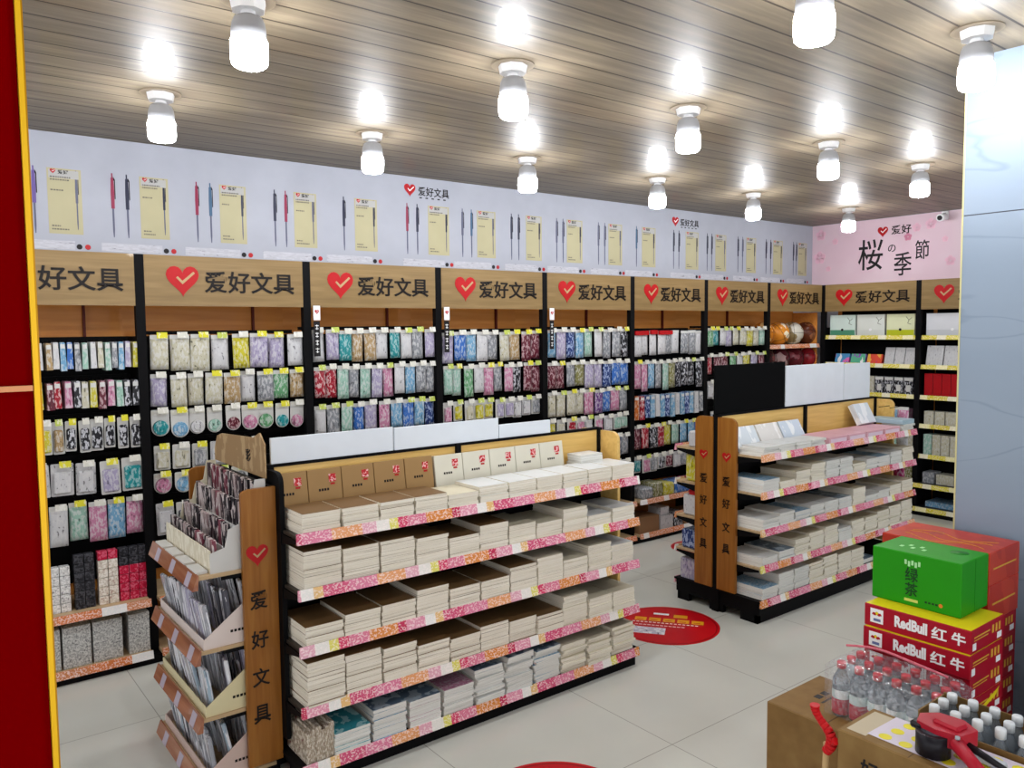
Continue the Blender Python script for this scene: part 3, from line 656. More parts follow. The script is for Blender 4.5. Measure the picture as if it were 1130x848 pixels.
# ---------------------------------------------------------------- island racks
PAGE = printed('page_edges', 'e8e1cf', 'f0ebdd', 'b5ad9a', 60, .7, .8, (.04, .04, 9))
PAGEW = printed('page_edges_white', 'dddcd5', 'e8e8e2', 'b4b4ac', 60, .7, .8, (.04, .04, 9))
COVERS = {'kraft': plain('kraft_cover', '775a38', .5), 'cream': plain('cream_cover', 'd6ceb4', .4), 'white': plain('white_cover', 'd8dad8', .35), 'blue': pmat('sky blue'), 'pink': pmat('pink'), 'slate': printed('slate_cover', '5d7285', 'a5b5c0', '2e3c4a', 20, .3, .6),
          'green': plain('green_cover', '8fb8a0', .4), 'teal': printed('teal_cover', '3b9fae', 'a8dbe0', '203038', 20, .3, .6)}
_nb = {}
NBT = .0135
def nb_mesh(cov, page, w, d):
    key = (cov, page, w, d)
    if key in _nb: return _nb[key]
    mb = MB(); t = NBT*.995
    mb.box(-w/2, w/2, -d/2, d/2, 0, .0007, 0); mb.box(-w/2, w/2, -d/2, d/2, t-.0007, t, 0, None, 1)
    mb.box(-w/2+.0008, w/2-.0008, -d/2+.0009, d/2-.0008, .0007, t-.0007, 0)
    me = mb.mesh('notebook', [PAGE if page == 'c' else PAGEW, COVERS[cov]]); _nb[key] = me; return me
BOOKS = []   # (distance, mesh key, location, rotation, label, group)
CAMP = Vector((-7.3133, -4.4106, 1.7202))
def stack(x, y, z, n, cov, page, w, d, si, shi, rack, jit=.004, top=None):
    for k in range(n):
        c = top if (top and k == n-1) else cov
        p = Vector((x + random.uniform(-jit, jit)*.5, y + random.uniform(-jit, jit), z + k*NBT))
        lb = f'{c} notebook, {ORD[n-k] if n-k < 19 else "last"} from top in {ORD[si]} stack from left, {ORD[shi]} shelf of {rack} rack'
        BOOKS.append(((p - CAMP).length, (c, page, w, d), p, random.uniform(-.012, .012) if jit < .006 else random.uniform(-.05, .05), lb, f'notebooks on the {ORD[shi]} shelf of the {rack} rack'))

def island(name, loc, L, zs, label, fy, by, posts, left_panel, signs, base_z=.10):
    t = tag(empty(name, loc), label, 'display rack')
    MB().box(0, L, -.008, .008, zs[0]-.02, 1.185).build('back_panel', GONDWOOD, t)
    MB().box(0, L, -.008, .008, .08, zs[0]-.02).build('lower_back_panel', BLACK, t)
    MB().box(-.006, L+.01, -.012, .012, 1.185, 1.197).build('top_rail', BLACK, t)
    for x in posts: MB().box(x-.012, x+.012, -.025, .025, 0, 1.197).build('upright', BLACK, t)
    for x in posts[1:-1]: MB().box(x-.002, x+.002, -.0115, -.0085, 1.0, 1.185).build('panel_seam', BLACK, t)
    # base with feet
    mb = MB(); mb.box(0, L, fy+.02, by-.02, .05, base_z-.02); mb.box(-.01, L+.01, fy+.01, by-.01, base_z-.02, base_z-.008)
    mb.box(0, L, fy+.03, fy+.05, 0, .05); mb.box(0, L, by-.05, by-.03, 0, .05)
    mb.box(0, .03, fy+.03, fy+.15, 0, .05); mb.box(0, .03, -.05, .05, 0, .05); mb.box(0, .03, by-.12, by-.04, 0, .05)
    mb.build('base', BLACK, t)
    for i, z in enumerate(zs):
        for side in (-1, 1):
            y0, y1 = (fy+.012, -.01) if side < 0 else (.01, by-.012)
            s_ = MB().box(.004, L-.004, y0, y1, z-.022, z-.010).build('shelf', DARKSHELF if not left_panel else SHELFWOOD, t)
            fr = fy if side < 0 else by; sg = side
            mb = MB(); mb.prism([(fr - sg*.0, z-.037), (fr - sg*.010, z+.003), (fr - sg*.014, z+.003), (fr - sg*.014, z-.037)], lambda u, v, d: (d, u, v), -.004, L+.004)
            mb.build('price_strip', STRIP, s_)
            if i < len(zs)-1:
                for x in (0, L):
                    mb = MB(); e = -.001 if x == 0 else .001
                    mb.prism([(-.02 if side < 0 else .02, z-.09), (-.02 if side < 0 else .02, z-.022), (fr*.93, z-.022), (fr*.93, z-.034)], lambda u, v, d: (x + d, u, v), e*0, e*3)
                    mb.build('bracket', BLACK, s_)
    def endp(x0, x1, sgn, writing, pm=None):
        ya, yb = (-.15, -.018) if sgn < 0 else (.018, .15)
        r = .045; pts = []
        out = ya if sgn < 0 else yb; inn = yb if sgn < 0 else ya
        pts = [(inn, .145), (inn, 1.183)]
        for k in range(7):
            a = math.pi/2*k/6; pts.append((out - sgn*r + sgn*r*math.sin(a), 1.183 - r + r*math.cos(a)))
        pts.append((out, .145))
        mb = MB(); mb.prism(pts, lambda u, v, d: (d, u, v), x0, x1)
        p = mb.build('end_panel', pm or PANELWOOD, t)
        if writing:
            yc = (ya + yb)/2 if sgn < 0 else (ya+yb)/2
            heart('heart_logo', (x0, yc, .948), .062, '-x', p, plain('tick_wood', 'b59a70', .4), .002)
            for ch, zc in zip('爱好文具', (.806, .673, .533, .402)):
                text('lettering', ch, (x0, yc+.027, zc-.029), .054, .058, '-x', INKTEXT, p, .0012, .012)
    if left_panel: endp(-.02, 0, -1, True); endp(-.02, 0, 1, True)
    else: endp(-.006, .012, -1, False, BLACK)
    endp(L, L+.018, -1, False, GONDWOOD); endp(L, L+.018, 1, False, GONDWOOD)
    for a, b, z0, z1, m, lb in signs:
        o = MB().bbox(a, b, -.006, .006, z0, z1, .001).build('sign_board', m, t); o['label'] = lb
    return t
DARKSHELF = plain('dark_shelf', '37302a', .45)
SIGNW = plain('sign_acrylic', 'e0e7ee', .4)
SIGNC = plain('sign_white', 'dde4ea', .5)
SIGNB = plain('sign_black', '060708', .7); SIGNB.node_tree.nodes['Principled BSDF'].inputs['Specular IOR Level'].default_value = .08
G1 = (-6.18, -1.36, 0); Z1 = [.975, .765, .55, .32, .095]
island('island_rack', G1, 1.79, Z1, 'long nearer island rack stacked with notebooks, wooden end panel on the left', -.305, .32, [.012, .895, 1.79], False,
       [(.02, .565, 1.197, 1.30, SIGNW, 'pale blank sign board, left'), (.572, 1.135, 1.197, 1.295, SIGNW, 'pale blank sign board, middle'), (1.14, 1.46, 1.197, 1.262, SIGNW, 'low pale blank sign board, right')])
G2 = (-3.44, -1.40, 0); Z2 = [.985, .768, .552, .34, .135]
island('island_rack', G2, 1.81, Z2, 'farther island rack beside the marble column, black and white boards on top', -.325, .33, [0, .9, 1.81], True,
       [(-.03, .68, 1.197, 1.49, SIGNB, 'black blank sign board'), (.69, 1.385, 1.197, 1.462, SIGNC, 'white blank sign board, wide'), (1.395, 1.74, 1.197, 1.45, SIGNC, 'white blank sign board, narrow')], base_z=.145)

# stacks on the nearer rack: heights in metres per shelf
D1 = [
 [(.08, 'kraft')]*1 + [(.075, 'kraft')]*3 + [(.07, 'cream')] + [(.085, 'white'), (.085, 'white'), (.08, 'white'), (.085, 'white'), (.085, 'white'), (.075, 'white')],
 [(.15, 'kraft'), (.135, 'kraft'), (.13, 'kraft'), (.12, 'kraft'), (.10, 'kraft'), (.12, 'kraft'), (.09, 'cream'), (.085, 'cream'), (.12, 'cream'), (.07, 'white'), (.08, 'white')],
 [(.085, 'kraft'), (.095, 'kraft'), (.09, 'kraft'), (.12, 'kraft'), (.095, 'kraft'), (.10, 'kraft'), (.12, 'kraft'), (.14, 'cream'), (.10, 'cream'), (.13, 'cream'), (.11, 'white')],
 [(.17, 'kraft'), (.165, 'kraft'), (.145, 'kraft'), (.12, 'kraft'), (.11, 'kraft'), (.12, 'kraft'), (.11, 'kraft'), (.10, 'kraft'), (.145, 'cream'), (.11, 'cream'), (.11, 'cream')],
]
pw = 1.75/11
for shi, row in enumerate(D1):
    for i, (h, c) in enumerate(row):
        x = G1[0] + .02 + pw*(i+.5); n = max(3, round(h/NBT)); pg = 'c'
        d = .185 if shi == 0 else .23
        stack(x, G1[1] - .295 + d/2 + random.uniform(0, .012), Z1[shi]-.010, n, c, pg, .152, d, i+1, shi+1, 'nearer', .004 if shi < 3 else .005)
low = [('teal', .10, 'w', None), ('blue', .135, 'w', 'slate'), ('pink', .12, 'w', 'slate'), ('white', .12, 'w', 'pink'), ('white', .16, 'w', 'slate'), ('white', .17, 'w', 'slate'), ('blue', .165, 'w', 'slate'), ('cream', .15, 'c', None), ('cream', .13, 'c', None), ('cream', .15, 'c', None)]
for i, (c, h, pg, tp) in enumerate(low):
    x = G1[0] + .02 + .1 + (1.65/10)*(i+.5)
    stack(x, G1[1] - .29 + .115, Z1[4]-.010, round(h/NBT), c, pg, .15, .23, i+2, 5, 'nearer', .004 if i < 4 else .012, tp)
# rolled magazines standing at the left end of the lowest shelf
for i in range(6):
    o = MB().bbox(-.011, .011, -.1, .1, 0, .125 + .01*(i % 3), .002).build('magazine', printed('magazine', 'a89a86', 'd8cfc0', '6a1f2a', 60, .4, .7, (4, 1, 1)))
    o.location = (G1[0] + .03 + i*.018, G1[1]-.185 + .004*(i % 2), Z1[4]-.010); tag(o, f'magazine standing on its edge, {ORD[i+1]} from left at the bottom shelf end', 'magazine', 'magazines at the left end of the bottom shelf')

# upright notebooks on the top shelf, leaning on the back panel
STAMP = [printed('stamp', 'c42a30', 'e8b8b8', '8a1018', 90, .5, .8, (1, 1, 1))]
def upright(x, w, h, mat, z, yb, label, group, stamp=True, lean=.10, t=.02):
    o = MB().bbox(-w/2, w/2, -t/2, t/2, 0, h, .0015).build('display_notebook', mat)
    o.location = (x, yb, z); o.rotation_euler = (-lean, 0, 0); tag(o, label, 'notebook', group)
    if stamp:
        mb = MB(); mb.box(w*.12, w*.33, -t/2-.0012, -t/2, h*.72, h*.88); mb.box(w*.16, w*.29, -t/2-.0012, -t/2, h*.66, h*.70, 1); mb.build('stamp', [STAMP[0], RED], o)
        mb = MB(); [mb.box(-w*.2 + q*.012, -w*.2 + q*.012 + .008, -t/2-.0008, -t/2, h*.55, h*.6) for q in range(4)]; mb.build('small_print', INKTEXT, o)
KRAFTF = plain('kraft_front', 'a07f52', .55)
CRF = plain('cream_front', 'd9d5c4', .5)
z = Z1[0] - .010
for i in range(4): upright(G1[0] + .075 + i*.148, .145, .198, KRAFTF, z, G1[1]-.062, f'kraft brown display notebook with red stamp, {ORD[i+1]} from left on top shelf', 'brown display notebooks on the nearer rack', lean=.14)
upright(G1[0] + .665, .14, .198, KRAFTF, z, G1[1]-.062, 'kraft brown display notebook beside the first cream one', 'brown display notebooks on the nearer rack', lean=.14)
for i in range(5): upright(G1[0] + .82 + i*.152, .149, .193, CRF, z, G1[1]-.062, f'cream display notebook with red stamp, {ORD[i+1]} from left on top shelf', 'cream display notebooks on the nearer rack', lean=.14)
stack(G1[0] + 1.62, G1[1]-.085, z, 9, 'white', 'w', .15, .1, 12, 1, 'nearer')

# farther rack
HS = [
 [.05]*11,
 [.085, .06, .10, .12, .125, .125, .07, .085, .085, .09, .11],
 [.07, .085, .07, .075, .08, .08, .115, .06, .07, .075, .09],
 [.06, .065, .11, .12, .13, .10, .115, .12, .14, .15, .165],
 [.085, .13, .13, .14, .15, .14, .13],
]
CS = [['white']*11, ['blue', 'cream', 'cream', 'cream', 'white', 'white', 'cream', 'white', 'blue', 'white', 'cream'], ['white', 'white', 'blue', 'white', 'white', 'slate', 'cream', 'white', 'white', 'cream', 'cream'], ['white', 'slate', 'cream', 'cream', 'cream', 'white', 'cream', 'cream', 'cream', 'cream', 'cream'], ['blue', 'white', 'white', 'cream', 'cream', 'cream', 'cream']]
pw2 = 1.77/11
for shi in range(5):
    for i, h in enumerate(HS[shi]):
        if shi == 0 and i > 3 and i < 10: continue
        x = G2[0] + .02 + pw2*(i+.5)
        if shi == 4 and i == 6: pass
        d = .16 if shi == 0 else .25
        stack(x, G2[1] - .31 + d/2, Z2[shi]-.010, max(2, round(h/NBT)), CS[shi][i], 'w' if CS[shi][i] != 'cream' else 'c', .152, d, i+1, shi+1, 'farther', .005 if shi else .009)
stack(G2[0] + .02 + pw2*7.5, G2[1]-.18, Z2[4]-.01, 3, 'slate', 'w', .15, .24, 8, 5, 'farther')
BOOKL = [printed('booklet_a', 'd6dee4', 'eef2f4', '9fb4c8', 14, .3, .5), printed('booklet_b', 'dfdcd8', 'f2f0ee', 'c0a0a8', 14, .3, .5), printed('booklet_c', 'cdd8e4', 'eef2f4', '8fa0c8', 14, .3, .5)]
for i in range(3):
    upright(G2[0] + .15 + i*.24, .225, .16, BOOKL[i], Z2[0]-.010, G2[1]-.135, f'pale blue and white booklet leaning back, {["leftmost", "middle", "rightmost"][i]} of three on the farther rack', 'pale booklets on the farther rack', False, .5, .014)
upright(G2[0] + 1.5, .2, .15, BOOKL[0], Z2[0]+.045, G2[1]-.12, 'white and blue booklet leaning near the right end of the farther rack', None, False, .5, .04)
for i in range(4):
    o = goods('pink_box', G2[0] + .70 + i*.225, G2[0] + .915 + i*.225, G2[1]-.31, G2[1]-.10, Z2[0]-.010, Z2[0]+.038, plain('pink_carton', 'dba9b4', .4), f'flat pink box, {ORD[i+1]} from left on the top shelf, farther rack', 'box', 'flat pink boxes on the farther rack')
    MB().box(-.09, .09, -.1065, -.1055, .012, .036).build('front_label', plain('pink_label', 'e6d0de', .4), o)
goods('blue_box', G2[0] + 1.62, G2[0] + 1.79, G2[1]-.31, G2[1]-.05, Z2[0]+.045, Z2[0]+.075, plain('pale_blue_box', 'a9c2cc', .4), 'pale blue flat box at the right end of the farther rack', 'box')
# packs hung at the right end of the farther rack
for i, (z, c, yy) in enumerate([(1.13, 'sky blue', -.12), (1.13, 'pink', -.2), (.93, 'white', -.2), (.72, 'magenta', -.18), (.72, 'magenta', -.1)]):
    hang('pouch', .08, .13, c, None, (G2[0] + 1.848, G2[1] + yy, z), math.pi/2, f'{c} pouch hanging at the right end of the farther rack, {ORD[i+1]} from top', 'pouches at the right end of the farther rack')
# goods on the back side of the farther rack, seen past its end
for i, (z0, h, c, d) in enumerate([(.768, .17, 'yellow', .14), (.552, .13, 'white', .16), (.34, .12, 'navy', .17), (.135, .14, 'lilac', .18), (.985, .1, 'white', .12)]):
    for q in range(2):
        goods('back_pack', G2[0] + .02 + q*.17, G2[0] + .17 + q*.17, G2[1]+.02, G2[1]+.02+d+.1, z0-.010, z0-.010+h, pmat(c), f'{c} pack on the back of the farther rack, shelf {["two", "three", "four", "five", "one"][i]} from top, {["near end", "second in"][q]}', 'pack', 'packs on the back of the farther rack', .01)
goods('red_pack', G2[0] + .03, G2[0] + .16, G2[1]+.03, G2[1]+.24, .542+.13, .542+.16, plain('red_lid', 'b3202a', .4), 'red lid pack lying on a white pack behind the wooden end panel', 'pack')

BOOKS.sort(key=lambda b: b[0])
for dist, key, p, rz, lb, grp in BOOKS[:300]:
    o = link('notebook', nb_mesh(*key), None, p, (0, 0, rz)); tag(o, lb, 'notebook', grp)
sb = {}
mbs = MB(); mats_s = []; midx = {}
for dist, key, p, rz, lb, grp in BOOKS[300:]:
    me = nb_mesh(*key); off = []
    for mt in me.materials:
        if mt.name not in midx: midx[mt.name] = len(mats_s); mats_s.append(mt)
        off.append(midx[mt.name])
    M = Matrix.Translation(p) @ Matrix.Rotation(rz, 4, 'Z'); o_ = len(mbs.v)
    mbs.v += [tuple(M @ v.co) for v in me.vertices]
    for pl in me.polygons: mbs.f.append(tuple(i + o_ for i in pl.vertices)); mbs.m.append(off[pl.material_index]); mbs.sm.append(False)
tag(mbs.build('notebook_stacks', mats_s, fix=False), 'many more stacked notebooks with pale page edges on both island racks', 'notebooks', kind='stuff')

# ---------------------------------------------------------------- end cap rack with pens at the left end of the nearer rack
E0 = (-6.195, -1.455, 0)
ec = tag(empty('end_rack', E0), 'end rack with wooden side panel reading down, facing the left aisle', 'display rack')
# local: x negative = towards the aisle, y from 0 (near side) to .63
MB().box(-.012, .006, .0, .63, .03, 1.13).build('back_panel', BLACK, ec)
for y0, wr in ((-.018, True), (.63, False)):
    r = .04; pts = [(.007, .06), (.007, 1.13)]
    for k in range(7):
        a = math.pi/2*k/6; pts.append((-.125 + r - r*math.sin(a), 1.13 - r*.5 + r*.5*math.cos(a)))
    pts.append((-.125, .06))
    mb = MB(); mb.prism(pts, lambda u, v, d: (u, d, v), y0, y0+.018); p = mb.build('side_panel', PANELWOOD, ec)
    if wr:
        heart('heart_logo', (-.070, y0, .875), .085, '-y', p, plain('tick_wood', 'b59a70', .4), .002)
        for ch, zc in zip('爱好文具', (.704, .552, .404, .26)):
            text('lettering', ch, (-.103, y0, zc-.034), .066, .07, '-y', INKTEXT, p, .0012, .012)
ZE = [.835, .555, .30, .05]
CLEAR = plain('clear_strip', 'd8dce2', .1, trans=.7, ior=1.3)
for z in ZE:
    s_ = MB().box(-.285, -.012, .004, .626, z-.02, z-.006).build('shelf', SHELFWOOD, ec)
    mb = MB(); mb.prism([(-.305, z-.055), (-.285, z-.0), (-.28, z-.0), (-.285, z-.055)], lambda u, v, d: (u, d, v), .0, .63); mb.build('price_strip', wood('copper_strip', '8a5440', 'a4694c', 'b98566', 'Y', 3, .15, .5), s_)
    for q in range(3): 
        mb = MB(); mb.prism([(-.3055, z-.052), (-.2885, z-.006), (-.2865, z-.006), (-.3035, z-.052)], lambda u, v, d: (u, d, v), .06+q*.21, .11+q*.21); mb.build('price_card', plain('violet_card', 'bdb2c0', .2), s_)
    MB().box(-.20, -.012, .003, .006, z-.034, z-.02).build('bracket', BLACK, s_)
MB().box(-.28, .0, .0, .63, 0, .03).build('base', BLACK, ec)

# tiered white card display on its top shelf
dz = ZE[0]-.006
ds = tag(empty('counter_display', (E0[0], E0[1], dz)), 'white card counter display with brown header, full of slim dark boxes', 'display stand')
cheek = [(-.235, 0), (-.02, 0), (-.02, .33), (-.06, .33), (-.075, .25), (-.11, .235), (-.125, .17), (-.165, .155), (-.18, .09), (-.235, .075)]
for y0 in (.012, .60): mb = MB(); mb.prism(cheek, lambda u, v, d: (u, d, v), y0, y0+.004); mb.build('side_cheek', CREAMCARD if y0 > .1 else OFFWHITE, ds)
mb = MB(); mb.box(-.235, -.231, .016, .60, 0, .085); mb.build('front_lip', printed('lip_print', 'ddd5bc', 'ece6d2', 'a89a78', 40, .6, .6), ds)
for k, (x, z) in enumerate([(-.235, .045), (-.185, .10), (-.132, .175), (-.08, .25)]):
    mb = MB(); mb.box(x+.004, x+.05, .016, .60, z-.03, z-.027); mb.box(x+.048, x+.05, .016, .60, z-.03, z+.05); mb.build('tier', OFFWHITE, ds)
hc = MB(); hc.prism([(0, .33), (0, .46), (.05, .50), (.12, .475), (.50, .455), (.56, .44), (.60, .38), (.60, .33)], lambda u, v, d: (d, .01+u, v), -.02, -.014)
h_ = hc.build('header_card', printed('header_brown', '9c7e58', 'b59a72', '5d4632', 24, .5, .3), ds)
text('lettering', '彩', (-.02, .21, .375), .05, .05, (Vector((0, -1, 0)), Vector((0, 0, 1)), Vector((-1, 0, 0))), INK, h_, .001)
pb_c = ['2a2328', '3a2a30', '7a3c4a', 'a08c8c', '1f1c22', 'b8a8a6']
pbm = [printed('slim_box_%d' % i, c, 'cfc4c2', '121014', 60, .35, .4, (1, 1, .3)) for i, c in enumerate(pb_c)]
pn = ['black', 'dark brown', 'dusky red', 'pale grey', 'black', 'pale pink']
bx = [MB().bbox(-.008, .008, -.014, .014, 0, .10, .001).mesh('slim_box', m) for m in pbm]
rng = random.Random(3)
for k, (x, z) in enumerate([(-.21, .045), (-.157, .10), (-.105, .175), (-.053, .25)]):
    for i in range(15):
        q = rng.choice([0, 1, 1, 2, 3, 4, 0, 5])
        o = link('slim_box', bx[q], None, (E0[0] + x, E0[1] + .04 + i*.0385, dz + z - .027), (0, rng.uniform(-.1, .02), rng.uniform(-.1, .1)))
        tag(o, f'slim {pn[q]} box, {ORD[i+1]} from the near side, {["front", "second", "third", "back"][k]} tier of the card display', 'box', 'slim boxes in the card display')
for i in range(4):
    goods('paper_pad', E0[0]-.282, E0[0]-.24, E0[1]+.03+i*.15, E0[1]+.15+i*.15, dz, dz+.012, OFFWHITE, f'white paper pad, {ORD[i+1]} from the near side in front of the card display', 'pad', 'white pads on the end rack')

# card trays with pouches on the lower end-rack shelves
for si, z in enumerate(ZE[1:]):
    zz = z - .006
    tr = tag(empty('card_tray', (E0[0], E0[1], zz)), f'cut-front card tray of clear pouches on the {["second", "third", "lowest"][si]} shelf of the end rack', 'tray', 'card trays on the end rack')
    cm = [plain('tray_pink', 'dccfc8', .5), plain('tray_cream', 'd9cfa6', .5), plain('tray_rose', 'cfb7ac', .5)][si]
    for y0 in (.012, .60):
        mb = MB(); mb.prism([(-.27, 0), (-.03, 0), (-.03, .20), (-.05, .20), (-.27, .035)], lambda u, v, d: (u, d, v), y0, y0+.003); ck = mb.build('side_cheek', cm, tr)
    mb = MB(); [mb.box(-.17 + q*.014, -.16 + q*.014, .0112, .012, .045, .055) for q in range(6)]; mb.box(-.10, -.06, .0112, .012, .03, .045); mb.build('small_print', INKTEXT, tr)
    MB().box(-.27, -.267, .015, .60, 0, .04).build('front_lip', cm, tr)
    for r in range(3):
        for i in range(9):
            c = rng.choice(['grey', 'grey', 'white', 'lilac', 'black', 'sky blue', 'grey'])
            o = MB().bbox(-.008, .008, -.024, .024, 0, .17 + .03*r + rng.uniform(-.01, .01) - (.06 if si == 2 else 0)*0, .004).build('clear_pouch', printed('pouch_' + c.replace(' ', '_'), {'grey': 'a3a6ae', 'white': 'cfd2d8', 'lilac': 'b0aec4', 'black': '5a5b64', 'sky blue': '9fb4c4'}[c], 'e4e6ec', '6a6b74', 60, .12, .8, (1, 1, .12)))
            o.location = (E0[0] - .235 + r*.075, E0[1] + .045 + i*.062, zz); o.rotation_euler = (0, rng.uniform(-.22, -.1), rng.uniform(-.15, .15))
            tag(o, f'{c} pouch, {ORD[i+1]} from the near side, {["front", "middle", "back"][r]} row, {["second", "third", "lowest"][si]} shelf of end rack', 'pouch', 'clear pouches in the card trays')

# ---------------------------------------------------------------- floor stickers
def sticker(x, y, r, label, rich=True):
    t = tag(empty('floor_sticker', (x, y, 0), 0), label, 'floor sticker')
    MB().cyl((0, 0, .0003), (0, 0, .0012), r, r, 64).build('disc', plain('sticker_red', 'c8101c', .3), t)
    mb = MB(); n = 64; vs = []; 
    for k in range(n):
        a = 2*math.pi*k/n
        for q in (.93, .955): vs.append((r*q*math.cos(a), r*q*math.sin(a), .0014))
    mb.add(vs, [(2*k, 2*k+1, (2*k+3) % (2*n), (2*k+2) % (2*n)) for k in range(n)]); mb.build('ring', plain('sticker_dark', '960a14', .3), t)
    if not rich: return t
    ua = Vector((.60, -.80, 0)).normalized(); ub = Vector((-ua.y, ua.x, 0))   # reading direction and up direction
    def quad(u0, u1, v0, v1, sh=.0):
        mb = MB(); vs = [ua*u + ub*v for u, v in ((u0, v0), (u1, v0), (u1+sh, v1), (u0+sh, v1))]
        return [Vector((v.x, v.y, .0016)) for v in vs]
    YO = plain('sticker_yellow', 'e8a21e', .3)
    mb = MB(); rg = random.Random(5)
    for i in range(5):
        u0 = -.19 + i*.082
        mb.add(quad(u0, u0+.068, .04, .095), [(0, 1, 2, 3)]); mb.add([v + Vector((0, 0, .0002)) for v in quad(u0+.012, u0+.05, .055, .063)], [(0, 1, 2, 3)], 1)
    mb.add(quad(.03, .11, .12, .17), [(0, 1, 2, 3)])
    mb.build('yellow_print', [YO, MATS['sticker_red']], t)
    mb = MB()
    for i in range(16): mb.add(quad(-.20 + i*.024, -.184 + i*.024, .012, .022), [(0, 1, 2, 3)])
    for i in range(12): mb.add(quad(-.18 + i*.024, -.162 + i*.024, -.03, -.022), [(0, 1, 2, 3)])
    mb.add(quad(-.09, .0, .15, .18), [(0, 1, 2, 3)])
    mb.build('white_print', WHITEINK, t)
    mb = MB(); mb.add(quad(-.2, .0, -.16, -.06), [(0, 1, 2, 3)]); mb.build('photo_patch', printed('patch', 'c9c6d6', 'e8e8ee', '4a4658', 30, .3, .7, (1, 1, 1)), t)
    return t
sticker(-3.85, -1.37, .30, 'round red floor sticker with yellow writing between the two island racks')
sticker(-5.50, -2.31, .30, 'round red floor sticker cut by the bottom edge of the photo')
sticker(-2.42, -.42, .2, 'small red floor sticker behind the farther rack by the wall', False)

# ---------------------------------------------------------------- drinks and cartons in the lower right
CB = None
def cardboard():
    m, nt, b = newmat('cardboard'); L = nt.links.new
    tc = nt.nodes.new('ShaderNodeTexCoord'); no = nt.nodes.new('ShaderNodeTexNoise'); no.inputs['Scale'].default_value = 14; no.inputs['Detail'].default_value = 6; L(tc.outputs['Object'], no.inputs['Vector'])
    r = ramp(nt, [(.3, '7c5d32'), (.55, '87683b'), (.8, '917344')], False); L(no.outputs['Fac'], r.inputs[0]); L(r.outputs[0], b.inputs['Base Color']); b.inputs['Roughness'].default_value = .65
    return m
CB = cardboard()
RBR = plain('carton_red', 'a50c24', .4)
RBY = plain('carton_yellow', 'e2cf1a', .35)
LOGOP = printed('logo_print', 'e4e4e4', 'f4f4f4', '9aa2b8', 40, .4, .5)
def rcarton(x0, x1, y0, y1, z0, h, label, full=True, m=None, group='red drink cartons'):
    w, d = x1-x0, y1-y0
    t = tag(empty('drink_carton', ((x0+x1)/2, (y0+y1)/2, z0)), label, 'carton', group)
    b = MB().bbox(-w/2, w/2, -d/2, d/2, 0, h-.0006, .002).build('carton_body', m or RBR, t)
    MB().box(-w/2+.003, w/2-.003, -d/2+.003, d/2-.003, h-.0007, h-.0002).build('carton_top', RBY, t)
    xf = -w/2 - .0002
    if full:
        text('lettering', 'RedBull', (xf, d/2-.110, h*.28), .112, h*.50, '-x', WHITEINK, t, .0006, .045)
        text('lettering', '红', (xf, d/2-.236, h*.26), .05, h*.52, '-x', WHITEINK, t, .0006, .022)
        text('lettering', '牛', (xf, d/2-.301, h*.26), .045, h*.52, '-x', WHITEINK, t, .0006, .028)
        mb = MB(); mb.box(xf-.0006, xf, d/2-.069, d/2-.022, h*.2, h*.84); lg = mb.build('logo_patch', WHITEINK, t)
        mb = MB()
        f = lambda u, v, dd: (xf-.0006-dd, d/2-.046-u, h*.58+v)
        mb.cyl((xf-.0006, d/2-.046, h*.64), (xf-.0012, d/2-.046, h*.64), .006, .006, 14, 1)
        mb.prism([(-.018, .0), (-.013, .007), (-.005, .006), (-.002, -.002), (-.008, -.004)], f, .0009, 0, 0)
        mb.prism([(.018, .0), (.013, .007), (.005, .006), (.002, -.002), (.008, -.004)], f, .0009, 0, 0)
        mb.build('bull_emblem', [RED, YELLOW], lg)
        MB().box(xf-.001, xf-.0006, d/2-.060, d/2-.034, h*.28, h*.40).build('small_print', plain('blue_print', '6a76a4', .4), lg)
    # short side
    yf = -d/2 - .0002; mb = MB()
    mb.box(-w*.42, w*.05, yf-.0006, yf, h*.62, h*.68); mb.box(-w*.42, w*.0, yf-.0006, yf, h*.5, h*.54)
    for q in range(3): mb.box(w*.12 + q*.026, w*.12+.014+q*.026, yf-.0006, yf, h*.45, h*.8)
    mb.build('gold_print', GOLD, t)
    if full is False and group == 'red drink cartons':
        mb = MB(); mb.prism([(-w*.4, h*.1), (w*.3, h*.62), (w*.4, h*.9), (-w*.3, h*.38)], lambda u, v, dd: (u, yf-.0006-dd, v), .0004, 0); mb.build('yellow_stripe', YELLOW, t)
    MB().box(w*.28, w*.42, yf-.0006, yf, h*.1, h*.36).build('white_print', WHITEINK, t); MB().box(-w*.46, -w*.36, yf-.0006, yf, h*.12, h*.42).build('white_print', WHITEINK, t)
    return t
n = 9; hh = .08
for k in range(n):
    dx = [0, .0, .006, -.004, .004, 0, .004, -.014, 0][k]
    rcarton(-4.578+dx, -4.322+dx, -3.308+dx*.3, -2.945+dx*.3, k*hh, hh, 'topmost red drink carton under the green box' if k == 8 else f'red drink carton {["at the floor", "one up from the floor", "two up from the floor", "three up from the floor", "four up", "three below the top", "two below the top", "just below the topmost"][k]} in the front stack', k > 5)
for k in range(n):
    top = k == 8
    z0 = k*hh; h = .8999-.64 if False else hh
    if k < 8: rcarton(-4.243, -3.985, -3.224, -2.836, z0*1.0, hh*.985 if False else hh, f'red drink carton in the stack beside the column, {ORD[k+1]} from the floor', False, group='red drink cartons beside the column')
OR_ = printed('orange_red_carton', 'b5301c', 'c23c22', 'a02a1c', 8, .3, .5)
